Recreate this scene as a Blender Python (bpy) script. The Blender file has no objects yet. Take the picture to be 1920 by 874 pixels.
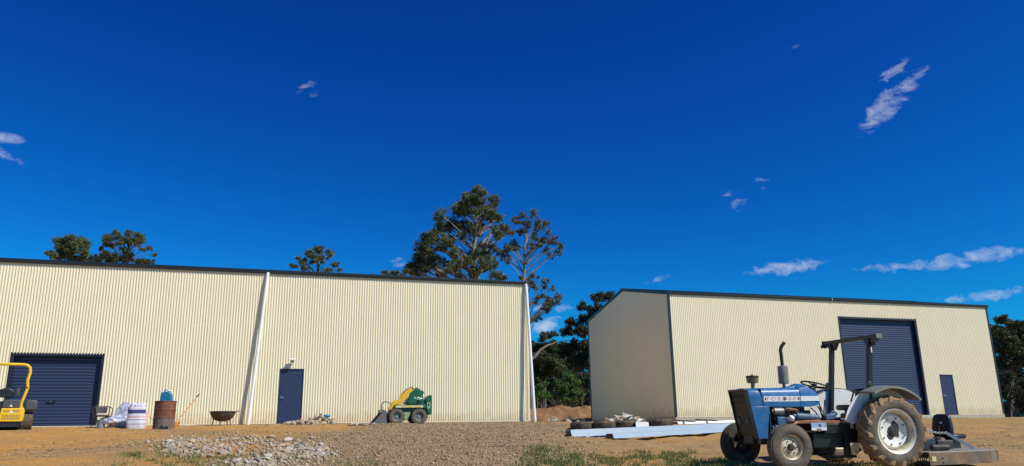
import bpy, bmesh, math, random
import numpy as np
from mathutils import Vector, Matrix, Euler

random.seed(7)
RNG = np.random.default_rng(7)
scene = bpy.context.scene
COL = scene.collection
R = math.radians

# ------------------------------------------------------------------ camera
F_PX, PITCH, ROLL = 1437.5, 0.2538, -0.0141
CAM = Vector((0.0, 0.0, 1.6))
cam_data = bpy.data.cameras.new('camera')
cam_data.sensor_width = 36.0
cam_data.lens = 36.0 * F_PX / 1920.0
cam_data.clip_start, cam_data.clip_end = 0.1, 5000.0
cam = bpy.data.objects.new('camera', cam_data)
COL.objects.link(cam)
cam.matrix_world = Matrix.Translation(CAM) @ Matrix.Rotation(math.pi / 2 + PITCH, 4, 'X') @ Matrix.Rotation(ROLL, 4, 'Z')
scene.camera = cam


def ray(u, v):
    X, Y = u - 960.0, v - 437.0
    cr, sr = math.cos(ROLL), math.sin(ROLL)
    uu, vv = (X * cr + Y * sr) / F_PX, -(-X * sr + Y * cr) / F_PX
    c, s = math.cos(PITCH), math.sin(PITCH)
    return Vector((uu, c - s * vv, s + c * vv))


def at(u, v, D):
    r = ray(u, v)
    return CAM + r * (D / r.y)


# ------------------------------------------------------------------ light
TH = 0.30                                   # both sheds run along this heading
DIR = Vector((math.cos(TH), math.sin(TH), 0))
NRM = Vector((math.sin(TH), -math.cos(TH), 0))   # the front walls face this way
SUN_AZ, SUN_EL = R(45), R(47)
sun_h = NRM * math.cos(SUN_AZ) + DIR * math.sin(SUN_AZ)
SUN = Vector((sun_h.x * math.cos(SUN_EL), sun_h.y * math.cos(SUN_EL), math.sin(SUN_EL)))
sd = bpy.data.lights.new('sun', 'SUN')
sd.energy, sd.angle, sd.color = 5.0, R(0.5), (1.0, 0.945, 0.81)
sun = bpy.data.objects.new('sun', sd)
COL.objects.link(sun)
sun.rotation_euler = (-SUN).to_track_quat('-Z', 'Y').to_euler()

world = bpy.data.worlds.new('World')
scene.world = world
world.use_nodes = True
wt = world.node_tree
wt.nodes.clear()


def wn(kind, **kw):
    n = wt.nodes.new(kind)
    for k, v in kw.items():
        setattr(n, k, v)
    return n


def wmath(op, a, b=None, clamp=False):
    n = wn('ShaderNodeMath', operation=op, use_clamp=clamp)
    for i, s in enumerate((a, b)):
        if s is None:
            continue
        if isinstance(s, (int, float)):
            n.inputs[i].default_value = s
        else:
            wt.links.new(s, n.inputs[i])
    return n.outputs[0]


sky = wn('ShaderNodeTexSky', sky_type='NISHITA', sun_disc=False, sun_elevation=SUN_EL,
         sun_rotation=math.atan2(SUN.x, SUN.y), altitude=300, air_density=1.0, dust_density=0.25, ozone_density=3.0)
vmn = wn('ShaderNodeVectorMath', operation='MINIMUM')
vmn.inputs[1].default_value = (12, 12, 12)
wt.links.new(sky.outputs[0], vmn.inputs[0])
sep = wn('ShaderNodeSeparateColor')                         # deep clear-air blue, steeper in green than in blue
wt.links.new(vmn.outputs[0], sep.inputs[0])
hs = wn('ShaderNodeCombineColor')
for i_, (g_, k_) in enumerate(((1.6, .014), (1.85, .180), (1.28, .70))):
    wt.links.new(wmath('MULTIPLY', wmath('POWER', sep.outputs[i_], g_), k_), hs.inputs[i_])
tc = wn('ShaderNodeTexCoord')
# wispy clouds, each a soft patch of noise at its own bearing and height
CLOUDS = [(1668, 190, 88, 27, 47, .82), (1675, 134, 38, 15, 38, .62), (1712, 150, 45, 10, 40, .7),
          (1470, 503, 84, 17, 8, 1.05), (1800, 487, 135, 19, 9, 1.1), (1655, 500, 60, 13, 2, .85),
          (1850, 555, 120, 14, 8, .75), (1378, 357, 34, 8, 28, .52), (1436, 347, 28, 13, -25, .46),
          (1388, 385, 24, 16, 20, .46), (578, 158, 24, 9, 10, .48), (576, 177, 26, 12, 8, .46),
          (2, 257, 42, 13, -8, .95), (0, 285, 48, 11, -28, .7), (748, 492, 22, 11, 8, .95),
          (1040, 577, 46, 12, 5, .75), (1022, 612, 42, 20, 15, 1.15), (1230, 523, 30, 9, 15, .45), (1497, 90, 20, 10, 30, .36)]
field = None
for (u, v, a, b, tilt, amp) in CLOUDS:
    C = ray(u, v).normalized()
    t = R(tilt)
    p = ray(u + 10 * math.cos(t), v - 10 * math.sin(t)).normalized()
    T = (p - C * p.dot(C)).normalized()
    U = C.cross(T)

    def dotn(V):
        n = wn('ShaderNodeVectorMath', operation='DOT_PRODUCT')
        wt.links.new(tc.outputs['Generated'], n.inputs[0])
        n.inputs[1].default_value = V
        return n.outputs['Value']
    k = 1.0 / (F_PX / C.normalized().dot(Vector((0, math.cos(PITCH), math.sin(PITCH)))))
    x = wmath('MULTIPLY', dotn(T), 1.0 / (a * k))
    y = wmath('MULTIPLY', dotn(U), 1.0 / (b * k))
    r2 = wmath('ADD', wmath('MULTIPLY', x, x), wmath('MULTIPLY', y, y))
    m = wmath('MULTIPLY', wmath('SUBTRACT', 1.0, r2, True), amp)
    m = wmath('MULTIPLY', m, wmath('GREATER_THAN', dotn(C), 0.0))
    field = m if field is None else wmath('MAXIMUM', field, m)
mp = wn('ShaderNodeMapping')
mp.inputs['Rotation'].default_value = (0.2, 0.5, 0.3)
mp.inputs['Scale'].default_value = (48, 48, 80)
wt.links.new(tc.outputs['Generated'], mp.inputs[0])
nz = wn('ShaderNodeTexNoise')
nz.inputs['Scale'].default_value = 1.0
nz.inputs['Detail'].default_value = 7
nz.inputs['Roughness'].default_value = 0.60
nz.inputs['Distortion'].default_value = 0.6
wt.links.new(mp.outputs[0], nz.inputs['Vector'])
dens = wmath('ADD', field, wmath('MULTIPLY', wmath('SUBTRACT', nz.outputs[0], 0.5), 3.6))
dens = wmath('MULTIPLY', wmath('SUBTRACT', dens, 0.32), 0.62, True)
dens = wmath('MULTIPLY', dens, wmath('MULTIPLY', field, 3.0, True))
dens = wmath('MULTIPLY', dens, 0.75)
mix = wn('ShaderNodeMix', data_type='RGBA')
wt.links.new(dens, mix.inputs[0])
wt.links.new(hs.outputs[0], mix.inputs[6])
mix.inputs[7].default_value = (6.6, 7.3, 8.2, 1)
bg = wn('ShaderNodeBackground')
bg.inputs['Strength'].default_value = 0.10
wt.links.new(mix.outputs[2], bg.inputs['Color'])
wo = wn('ShaderNodeOutputWorld')
wt.links.new(bg.outputs[0], wo.inputs['Surface'])

scene.view_settings.view_transform = 'Standard'
scene.view_settings.look = 'None'
scene.view_settings.exposure = 0.0
scene.view_settings.gamma = 1.0
scene.render.engine = 'CYCLES'
scene.cycles.max_bounces = 6


# ------------------------------------------------------------------ materials
MATS = {}


def mat(name, col, rough=0.6, metal=0.0, var=0.0, vscale=3.0, col2=None, c2amt=0.5, c2scale=2.0, c2sharp=4.0,
        bump=0.0, bscale=40.0, island=0.0, spec=0.5, transl=0.0):
    m = bpy.data.materials.new(name)
    m.use_nodes = True
    nt = m.node_tree
    b = nt.nodes['Principled BSDF']
    b.inputs['Roughness'].default_value = rough
    b.inputs['Metallic'].default_value = metal
    b.inputs['Specular IOR Level'].default_value = spec
    tcn = nt.nodes.new('ShaderNodeTexCoord')
    rgb = nt.nodes.new('ShaderNodeRGB')
    rgb.outputs[0].default_value = (*col, 1)
    out = rgb.outputs[0]

    def noise(scale, detail=5):
        n = nt.nodes.new('ShaderNodeTexNoise')
        n.inputs['Scale'].default_value = scale
        n.inputs['Detail'].default_value = detail
        n.inputs['Roughness'].default_value = 0.6
        nt.links.new(tcn.outputs['Object'], n.inputs['Vector'])
        return n.outputs[0]

    def mr(src, a, bb, lo, hi):
        n = nt.nodes.new('ShaderNodeMapRange')
        n.inputs[1].default_value, n.inputs[2].default_value = a, bb
        n.inputs[3].default_value, n.inputs[4].default_value = lo, hi
        nt.links.new(src, n.inputs[0])
        return n.outputs[0]
    if col2:
        w = 0.5 / c2sharp
        mx = nt.nodes.new('ShaderNodeMix')
        mx.data_type = 'RGBA'
        th = 0.72 - 0.44 * c2amt
        nt.links.new(mr(noise(c2scale, 7), th - w, th + w, 0, 1), mx.inputs[0])
        nt.links.new(out, mx.inputs[6])
        mx.inputs[7].default_value = (*col2, 1)
        out = mx.outputs[2]
    if var or island:
        h = nt.nodes.new('ShaderNodeHueSaturation')
        nt.links.new(out, h.inputs['Color'])
        val = None
        if var:
            val = mr(noise(vscale), 0.25, 0.75, 1 - var, 1 + var)
        if island:
            g = nt.nodes.new('ShaderNodeNewGeometry')
            iv = mr(g.outputs['Random Per Island'], 0, 1, 1 - island, 1 + island)
            if val is None:
                val = iv
            else:
                mm = nt.nodes.new('ShaderNodeMath')
                mm.operation = 'MULTIPLY'
                nt.links.new(val, mm.inputs[0])
                nt.links.new(iv, mm.inputs[1])
                val = mm.outputs[0]
        nt.links.new(val, h.inputs['Value'])
        out = h.outputs[0]
    nt.links.new(out, b.inputs['Base Color'])
    if bump:
        bp = nt.nodes.new('ShaderNodeBump')
        bp.inputs['Strength'].default_value = bump
        bp.inputs['Distance'].default_value = 0.02
        nt.links.new(noise(bscale, 6), bp.inputs['Height'])
        nt.links.new(bp.outputs[0], b.inputs['Normal'])
    if transl:
        tr = nt.nodes.new('ShaderNodeBsdfTranslucent')
        nt.links.new(out, tr.inputs['Color'])
        ms = nt.nodes.new('ShaderNodeMixShader')
        ms.inputs[0].default_value = transl
        nt.links.new(b.outputs[0], ms.inputs[1])
        nt.links.new(tr.outputs[0], ms.inputs[2])
        nt.links.new(ms.outputs[0], nt.nodes['Material Output'].inputs['Surface'])
    MATS[name] = m
    return m


cm = mat('cream', (.765, .69, .495), .5, var=.03, vscale=.9)
_nt = cm.node_tree
_b = _nt.nodes['Principled BSDF']
_src = _b.inputs['Base Color'].links[0].from_socket
_tc = _nt.nodes.new('ShaderNodeTexCoord')
_mp = _nt.nodes.new('ShaderNodeMapping')
_mp.inputs['Scale'].default_value = (1.3, 1.3, .12)          # long faint runs down the sheets
_nt.links.new(_tc.outputs['Object'], _mp.inputs[0])
_n1 = _nt.nodes.new('ShaderNodeTexNoise')
_n1.inputs['Scale'].default_value = 2.2
_n1.inputs['Detail'].default_value = 5
_nt.links.new(_mp.outputs[0], _n1.inputs['Vector'])
_m1 = _nt.nodes.new('ShaderNodeMapRange')
_m1.inputs[1].default_value, _m1.inputs[2].default_value, _m1.inputs[3].default_value, _m1.inputs[4].default_value = .45, .8, 0, .16
_nt.links.new(_n1.outputs[0], _m1.inputs[0])
_sx = _nt.nodes.new('ShaderNodeSeparateXYZ')
_nt.links.new(_tc.outputs['Object'], _sx.inputs[0])
_n2 = _nt.nodes.new('ShaderNodeTexNoise')
_n2.inputs['Scale'].default_value = 3.0
_n2.inputs['Detail'].default_value = 7
_nt.links.new(_tc.outputs['Object'], _n2.inputs['Vector'])
_ad = _nt.nodes.new('ShaderNodeMath')
_ad.operation = 'MULTIPLY_ADD'
_nt.links.new(_n2.outputs[0], _ad.inputs[0])
_ad.inputs[1].default_value = -.9
_nt.links.new(_sx.outputs['Z'], _ad.inputs[2])
_m2 = _nt.nodes.new('ShaderNodeMapRange')                     # dust splashed up at the foot of the wall
_m2.inputs[1].default_value, _m2.inputs[2].default_value, _m2.inputs[3].default_value, _m2.inputs[4].default_value = -.45, .05, .55, 0
_nt.links.new(_ad.outputs[0], _m2.inputs[0])
_c1 = _nt.nodes.new('ShaderNodeMix')
_c1.data_type = 'RGBA'
_nt.links.new(_m1.outputs[0], _c1.inputs[0])
_nt.links.new(_src, _c1.inputs[6])
_c1.inputs[7].default_value = (.60, .53, .36, 1)
_c2 = _nt.nodes.new('ShaderNodeMix')
_c2.data_type = 'RGBA'
_nt.links.new(_m2.outputs[0], _c2.inputs[0])
_nt.links.new(_c1.outputs[2], _c2.inputs[6])
_c2.inputs[7].default_value = (.50, .36, .20, 1)
_nt.links.new(_c2.outputs[2], _b.inputs['Base Color'])
mat('cream_trim', (.765, .69, .495), .42)
mat('navy', (.014, .031, .088), .55, var=.06, vscale=2)
mat('navy_dark', (.008, .013, .032), .5, var=.1)  # roller door surrounds: navy darkened to carry the shade on the jamb
mat('charcoal', (.016, .02, .032), .38, var=.1, vscale=2)
mat('white_pipe', (.80, .80, .80), .35, var=.04)
mat('concrete', (.42, .38, .31), .9, var=.2, vscale=5, bump=.3, bscale=30)
mat('steel', (.5, .5, .5), .35, .9, var=.1)
mat('black', (.012, .012, .014), .5, var=.2, vscale=6)
mat('black_metal', (.012, .0125, .015), .42, var=.25, vscale=5)
mat('rubber', (.035, .033, .030), .85, var=.3, vscale=10, col2=(.16, .115, .07), c2amt=.42, c2scale=6, c2sharp=3, bump=.4, bscale=60)
mat('rubber_dusty', (.075, .068, .060), .9, var=.25, vscale=14, col2=(.19, .15, .105), c2amt=.45, c2scale=5, c2sharp=2.5, bump=.4, bscale=60)
mat('rubber_muddy', (.09, .07, .05), .95, var=.3, vscale=12, col2=(.34, .22, .12), c2amt=.78, c2scale=5, c2sharp=3, bump=.6, bscale=30)
mat('tractor_blue', (.018, .125, .335), .38, var=.14, vscale=5, col2=(.09, .19, .34), c2amt=.15, c2scale=7, c2sharp=2.5)
mat('engine_blue', (.07, .19, .36), .55, var=.3, vscale=9, col2=(.05, .045, .045), c2amt=.5, c2scale=9, c2sharp=3)
mat('engine_dark', (.022, .022, .026), .6, var=.4, vscale=9, col2=(.10, .06, .04), c2amt=.3, c2scale=11, c2sharp=3)
mat('engine_grey', (.23, .22, .21), .5, .3, var=.3, vscale=9)
mat('rust', (.26, .105, .055), .85, var=.35, vscale=8, col2=(.33, .2, .13), c2amt=.35, c2scale=9, c2sharp=3, bump=.3)
mat('drum_rust', (.15, .045, .03), .7, var=.35, vscale=5, col2=(.24, .085, .04), c2amt=.4, c2scale=5, c2sharp=3, bump=.25)
mat('drum_ash', (.12, .11, .105), .8, var=.3, vscale=9, col2=(.19, .09, .06), c2amt=.3, c2scale=7, c2sharp=3)
mat('white_paint', (.80, .81, .78), .42, var=.06, vscale=6, col2=(.5, .44, .33), c2amt=.08, c2scale=6, c2sharp=3)
mat('cream_rim', (.66, .61, .46), .5, var=.15, vscale=8, col2=(.36, .26, .16), c2amt=.28, c2scale=9, c2sharp=3)
mat('fender_grey', (.21, .21, .18), .5, var=.15, vscale=6, col2=(.12, .11, .085), c2amt=.3, c2scale=6)
mat('olive_bowl', (.20, .18, .07), .35, var=.2, vscale=9)
mat('decal_white', (.78, .80, .82), .5, var=.06, vscale=14)
mat('decal_red', (.55, .24, .26), .6)
mat('decal_dark', (.05, .05, .10), .6)
mat('badge_blue', (.30, .42, .62), .5, var=.1, vscale=20)
mat('grille_letters', (.06, .05, .045), .6)
mat('lens', (.30, .30, .28), .15, spec=.8)
mat('loader_green', (.012, .105, .055), .35, var=.15, vscale=6)
mat('loader_pale', (.28, .36, .22), .6, var=.2, vscale=8)
mat('loader_yellow', (.75, .44, .03), .45, var=.12, vscale=7)
mat('decal_cream', (.62, .60, .32), .6, var=.15, vscale=30)
mat('roller_yellow', (.78, .47, .02), .4, var=.08, vscale=5)
mat('dark_grey', (.06, .063, .07), .6, var=.15, vscale=6)
mat('bucket_steel', (.17, .17, .18), .45, .5, var=.3, vscale=6, col2=(.26, .14, .09), c2amt=.35, c2scale=4)
mat('zinc', (.36, .44, .53), .4, .1, var=.05, vscale=2)
mat('zinc_white', (.76, .78, .80), .4, var=.05, vscale=2)
mat('timber', (.24, .18, .12), .8, var=.25, vscale=10)
mat('slasher_grey', (.30, .31, .31), .5, .3, var=.25, vscale=6, col2=(.33, .22, .13), c2amt=.35, c2scale=5, c2sharp=3)
mat('slasher_side', (.13, .125, .12), .6, .2, var=.3, vscale=6, col2=(.30, .18, .10), c2amt=.45, c2scale=4, c2sharp=3)
mat('slate_blue', (.035, .05, .075), .5, var=.2)
mat('vinyl', (.014, .014, .016), .4, var=.2)
mat('orange', (.75, .27, .03), .5)
mat('orange_wood', (.62, .29, .09), .6, var=.15)
mat('foil', (.52, .54, .66), .35, .1, var=.25, vscale=14, col2=(.20, .22, .38), c2amt=.35, c2scale=12, c2sharp=5)
mat('bag_white', (.68, .66, .74), .4, var=.08, vscale=9)
mat('bag_blue', (.06, .07, .27), .45)
mat('bag_pink', (.62, .34, .36), .5, var=.1)
mat('board_pink', (.60, .42, .33), .8, var=.1)
mat('jerry_blue', (.01, .16, .30), .35, var=.1)
mat('jerry_cap', (.55, .60, .66), .5)
mat('bucket_blue', (.20, .26, .34), .5, var=.1)
mat('bowl_iron', (.045, .038, .035), .6, var=.3, vscale=8, col2=(.11, .07, .05), c2amt=.4, c2scale=5)
mat('wicker', (.022, .021, .022), .6, var=.3, vscale=30)
mat('stone', (.42, .36, .28), .9, var=.3, vscale=5, col2=(.30, .22, .15), c2amt=.4, c2scale=4, c2sharp=2, bump=.4, bscale=20)
mat('stone_white', (.56, .53, .47), .9, var=.25, vscale=9, col2=(.38, .31, .23), c2amt=.45, c2scale=5, c2sharp=2, bump=.3, bscale=20)
mat('stone_grey', (.30, .27, .23), .9, var=.3, vscale=5, bump=.4, bscale=20)
mat('stone_tan', (.42, .30, .19), .95, var=.25, vscale=5, bump=.4, bscale=20)
mat('gravel', (.29, .21, .12), .95, island=.55)
mat('grass', (.24, .25, .075), .7, island=.5, transl=.25)
mat('mound_soil', (.29, .165, .085), 1.0, var=.35, vscale=1.6, col2=(.16, .095, .055), c2amt=.5, c2scale=1.2, c2sharp=3, bump=.8, bscale=4, spec=.1)
mat('leaf_gum', (.125, .15, .055), .5, island=.45, transl=.32)
mat('leaf_grey', (.13, .135, .07), .5, island=.45, transl=.3)
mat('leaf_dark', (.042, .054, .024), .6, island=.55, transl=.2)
mat('leaf_bright', (.085, .17, .035), .5, island=.5, transl=.25)
mat('leaf_mid', (.06, .085, .03), .55, island=.5, transl=.2)
mat('bark', (.30, .25, .20), .85, var=.3, vscale=1.5, col2=(.16, .12, .09), c2amt=.4, c2scale=1.2)
mat('bark_dark', (.10, .085, .07), .9, var=.3, vscale=1.5)


# ------------------------------------------------------------------ mesh helpers
def perp(a):
    a = a.normalized()
    t = Vector((0, 0, 1)) if abs(a.z) < .9 else Vector((1, 0, 0))
    u = a.cross(t).normalized()
    return u, a.cross(u).normalized()


class MB:
    def __init__(self):
        self.v, self.f = [], []

    def add(self, vs, fs):
        n = len(self.v)
        self.v += [tuple(p) for p in vs]
        self.f += [tuple(i + n for i in f) for f in fs]
        return self

    def hexa(self, p):
        return self.add(p, [(0, 3, 2, 1), (4, 5, 6, 7), (0, 1, 5, 4), (1, 2, 6, 5), (2, 3, 7, 6), (3, 0, 4, 7)])

    def box(self, c, s, rot=None):
        x, y, z = s[0] / 2, s[1] / 2, s[2] / 2
        ps = [Vector(q) for q in ((-x, -y, -z), (x, -y, -z), (x, y, -z), (-x, y, -z), (-x, -y, z), (x, -y, z), (x, y, z), (-x, y, z))]
        if rot is not None:
            M = Euler(rot).to_matrix()
            ps = [M @ q for q in ps]
        return self.hexa([q + Vector(c) for q in ps])

    def b2(self, x0, x1, y0, y1, z0, z1):
        return self.box(((x0 + x1) / 2, (y0 + y1) / 2, (z0 + z1) / 2), (x1 - x0, y1 - y0, z1 - z0))

    def bar(self, p0, p1, w, h, up=(0, 0, 1)):
        p0, p1 = Vector(p0), Vector(p1)
        a = (p1 - p0).normalized()
        s = a.cross(Vector(up)).normalized() * (w / 2)
        t = s.cross(a).normalized() * (h / 2)
        return self.hexa([p0 - s - t, p1 - s - t, p1 + s - t, p0 + s - t, p0 - s + t, p1 - s + t, p1 + s + t, p0 + s + t])

    def cyl(self, p0, p1, r0, r1=None, n=14):
        return self.tube([p0, p1], [r0, r0 if r1 is None else r1], n)

    def tube(self, path, r, n=8, closed=False):
        P = [Vector(p) for p in path]
        m = len(P)
        rs = list(r) if isinstance(r, (list, tuple)) else [r] * m
        rings = []
        u = None
        for i in range(m):
            if closed:
                a = (P[(i + 1) % m] - P[i - 1])
            else:
                a = P[min(i + 1, m - 1)] - P[max(i - 1, 0)]
            a = a.normalized()
            if u is None:
                u, w = perp(a)
            else:
                u = (u - a * u.dot(a))
                u = u.normalized() if u.length > 1e-6 else perp(a)[0]
                w = a.cross(u)
            rings.append([P[i] + (u * math.cos(2 * math.pi * k / n) + w * math.sin(2 * math.pi * k / n)) * rs[i] for k in range(n)])
        return self.loft(rings, closed=closed)

    def loft(self, rings, closed=False, cap=True):
        n = len(rings[0])
        vs = [p for ring in rings for p in ring]
        fs = []
        m = len(rings)
        for i in range(m if closed else m - 1):
            j = (i + 1) % m
            for k in range(n):
                l = (k + 1) % n
                fs.append((i * n + k, i * n + l, j * n + l, j * n + k))
        if not closed and cap:
            fs.append(tuple(range(n))[::-1])
            fs.append(tuple((m - 1) * n + k for k in range(n)))
        return self.add(vs, fs)

    def lathe(self, prof, o, axis, n=28, cap=False):
        o, a = Vector(o), Vector(axis).normalized()
        u, w = perp(a)
        rings = [[o + a * h + (u * math.cos(2 * math.pi * k / n) + w * math.sin(2 * math.pi * k / n)) * r for k in range(n)] for (r, h) in prof]
        return self.loft(rings, cap=cap)

    def prism(self, poly, axis, h0, h1):
        """poly: 2D points; axis 'y' puts them in x,z, 'x' in y,z, 'z' in x,y."""
        def mk(p, h):
            return {'y': (p[0], h, p[1]), 'x': (h, p[0], p[1]), 'z': (p[0], p[1], h)}[axis]
        return self.loft([[mk(p, h0) for p in poly], [mk(p, h1) for p in poly]])

    def blob(self, c, s, seed=0, amp=.2, sub=2, freq=2.0):
        bm = bmesh.new()
        bmesh.ops.create_icosphere(bm, subdivisions=sub, radius=1)
        rr = random.Random(seed)
        ph = [(Vector((rr.uniform(-1, 1), rr.uniform(-1, 1), rr.uniform(-1, 1))).normalized() * freq * rr.uniform(.6, 2.6), rr.uniform(0, 6.3)) for _ in range(9)]
        vs = []
        for vtx in bm.verts:
            d = sum(math.sin(vtx.co.dot(q) * 2 + f) for q, f in ph) / 9
            p = vtx.co * (1 + amp * d * 2.2)
            vs.append((c[0] + p.x * s[0], c[1] + p.y * s[1], c[2] + p.z * s[2]))
        fs = [tuple(q.index for q in f.verts) for f in bm.faces]
        bm.free()
        return self.add(vs, fs)

    def mesh(self, name, material, smooth=35):
        me = bpy.data.meshes.new(name)
        me.from_pydata(self.v, [], self.f)
        bm = bmesh.new()
        bm.from_mesh(me)
        bmesh.ops.recalc_face_normals(bm, faces=bm.faces)
        bm.to_mesh(me)
        bm.free()
        me.materials.append(MATS[material])
        if smooth:
            me.shade_smooth()
            me.set_sharp_from_angle(angle=R(smooth))
        return me

    def build(self, name, material, parent=None, smooth=35, bevel=0.0):
        o = bpy.data.objects.new(name, self.mesh(name, material, smooth))
        COL.objects.link(o)
        if parent is not None:
            o.parent = parent
        if bevel:
            md = o.modifiers.new('bevel', 'BEVEL')
            md.width, md.segments, md.limit_method = bevel, 2, 'ANGLE'
            md.angle_limit = R(40)
            md.harden_normals = False
        return o


def tag(o, label, cat, group=None, kind=None):
    o['label'], o['category'] = label, cat
    if group:
        o['group'] = group
    if kind:
        o['kind'] = kind
    return o


def thing(name, label, cat, loc=(0, 0, 0), rz=0.0, group=None):
    o = bpy.data.objects.new(name, None)
    o.empty_display_size = .2
    COL.objects.link(o)
    o.location, o.rotation_euler = loc, (0, 0, rz)
    return tag(o, label, cat, group)


def text(name, body, size, M, material, parent, extrude=.001, sx=1.0):
    cu = bpy.data.curves.new(name, 'FONT')
    cu.body, cu.size, cu.extrude = body, size, extrude
    cu.align_x, cu.align_y = 'CENTER', 'CENTER'
    tmp = bpy.data.objects.new(name, cu)
    COL.objects.link(tmp)
    dg = bpy.context.evaluated_depsgraph_get()
    me = bpy.data.meshes.new_from_object(tmp.evaluated_get(dg))
    bpy.data.objects.remove(tmp)
    me.transform(M @ Matrix.Diagonal((sx, 1, 1, 1)))
    me.materials.clear()
    me.materials.append(MATS[material])
    o = bpy.data.objects.new(name, me)
    COL.objects.link(o)
    o.parent = parent
    return o


def frame_m(o, x, y):
    x, y = Vector(x).normalized(), Vector(y).normalized()
    z = x.cross(y)
    M = Matrix((x, y, z)).transposed().to_4x4()
    M.translation = Vector(o)
    return M


# ------------------------------------------------------------------ ground
class VNoise:
    def __init__(self, seed):
        self.g = np.random.default_rng(seed).random((257, 257))

    def __call__(self, x, y):
        x, y = np.asarray(x, float), np.asarray(y, float)
        xi, yi = np.floor(x).astype(int), np.floor(y).astype(int)
        fx, fy = x - xi, y - yi
        fx, fy = fx * fx * (3 - 2 * fx), fy * fy * (3 - 2 * fy)
        g = self.g
        a, b = g[xi % 256, yi % 256], g[(xi + 1) % 256, yi % 256]
        c, d = g[xi % 256, (yi + 1) % 256], g[(xi + 1) % 256, (yi + 1) % 256]
        return (a * (1 - fx) + b * fx) * (1 - fy) + (c * (1 - fx) + d * fx) * fy


VN = [VNoise(s) for s in range(12)]
LX, LY, LZ = 0.6153, 33.701, 2.03
W_PTS = np.array([-2000, 1.0, 3.0, 6, 13.5, 20, 32, 60, 400, 2000])
Z_PTS = np.array([2.0, 1.98, 1.86, 1.74, 1.36, .93, 0, -1.2, -6, -20])
TRX, TRY, TRZ = 6.384, 14.504, .929


def gz(x, y, noise=True):
    x, y = np.asarray(x, float), np.asarray(y, float)
    w = (x - LX) * math.sin(TH) - (y - LY) * math.cos(TH)
    z = np.interp(w, W_PTS, Z_PTS)
    # the tractor stands on a levelled bit
    tx, ty = x - (TRX - .9), y - (TRY - .2)
    k = np.exp(-((tx / 2.6) ** 4 + (ty / 1.5) ** 4))
    lat = (x - TRX) * math.sin(.2158) - (y - TRY) * math.cos(.2158)
    z = z * (1 - k) + (TRZ - .0437 * lat) * k
    if noise:
        amp = np.clip((w - .6) / 2.0, 0, 1) * (1 - k * .85)
        n = (VN[0](x * .45, y * .45) - .5) * .16 + (VN[1](x * 1.3, y * 1.3) - .5) * .07 + (VN[2](x * 3.3, y * 3.3) - .5) * .035 + (VN[3](x * 7, y * 7) - .5) * .018
        z = z + n * amp
        # faint wheel ruts running across the yard
        for (ox, oy, ang, gap) in ((-9, 21, .18, .85), (3, 17.5, -.10, .8), (-12, 17.5, .30, .7)):
            sx, sy = math.cos(ang), math.sin(ang)
            dd = -(x - ox) * sy + (y - oy) * sx + .35 * np.sin(((x - ox) * sx + (y - oy) * sy) * .22)
            for q_ in (-gap, gap):
                e = np.exp(-((dd - q_) / .16) ** 2)
                z = z - amp * e * .045 * (.5 + VN[7](x * .8, y * .8)) + amp * .022 * np.exp(-((np.abs(dd - q_) - .27) / .09) ** 2)
        # low heap of rubble in front of the long shed
        hx, hy = x + 6.6, y - 18.6
        z = z + .16 * np.exp(-((hx / 2.2) ** 2 + (hy / 2.4) ** 2)) * (.7 + .6 * VN[4](x * 1.1, y * 1.1))
    return z


def g1(x, y):
    return float(gz(x, y))


def gnd(u, v):
    r = ray(u, v)
    t = 9.0
    step = .8
    while t < 60:
        p = CAM + r * t
        if p.z <= g1(p.x, p.y):
            if step < .02:
                break
            t -= step
            step *= .25
        t += step
    p = CAM + r * t
    return Vector((p.x, p.y, g1(p.x, p.y)))


def grid_axis(lo, hi, step, far_lo, far_hi, n=22):
    a = np.arange(lo, hi + step / 2, step)
    gl = lo - np.geomspace(step, lo - far_lo, n)[::-1]
    gh = hi + np.geomspace(step, far_hi - hi, n)
    return np.concatenate([gl, a, gh])


def soil_masks(x, y):
    n = VN[5](x * .35, y * .35) * .5 + VN[6](x * 1.1, y * 1.1) * .3 + VN[7](x * 2.7, y * 2.7) * .2
    gx = np.clip((x + 6.2) / 2.4, 0, 1) * np.clip((2.6 - x) / 2.6, 0, 1)
    gravel = np.clip(gx * 1.5 + (n - .5) * 1.6, 0, 1)
    orange = np.clip(np.clip((-x - 4) / 4, 0, 1) * .75 + (VN[8](x * .5, y * .9) - .45) * 1.4, 0, 1) * (1 - gravel * .7)
    return gravel, orange


xs = grid_axis(-24, 24, .13, -900, 900)
ys = grid_axis(11.5, 40, .13, -120, 1500)
GX, GY = np.meshgrid(xs, ys)
GZ = gz(GX, GY)
nx, ny = len(xs), len(ys)
me = bpy.data.meshes.new('ground')
me.vertices.add(nx * ny)
me.vertices.foreach_set('co', np.stack([GX, GY, GZ], -1).reshape(-1).astype(np.float32))
idx = np.arange(nx * ny).reshape(ny, nx)
q = np.stack([idx[:-1, :-1], idx[:-1, 1:], idx[1:, 1:], idx[1:, :-1]], -1).reshape(-1, 4)
me.loops.add(q.size)
me.loops.foreach_set('vertex_index', q.reshape(-1).astype(np.int32))
me.polygons.add(len(q))
me.polygons.foreach_set('loop_start', np.arange(0, q.size, 4, dtype=np.int32))
me.update(calc_edges=True)
me.shade_smooth()
ga, oa = soil_masks(GX, GY)
for nm, arr in (('gravelly', ga), ('ochre', oa)):
    at_ = me.attributes.new(nm, 'FLOAT', 'POINT')
    at_.data.foreach_set('value', arr.reshape(-1).astype(np.float32))
gm = bpy.data.materials.new('soil')
gm.use_nodes = True
nt = gm.node_tree
bs = nt.nodes['Principled BSDF']
bs.inputs['Roughness'].default_value = .95
bs.inputs['Specular IOR Level'].default_value = .15


def gn(kind, **kw):
    n = nt.nodes.new(kind)
    for k_, v_ in kw.items():
        setattr(n, k_, v_)
    return n


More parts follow.
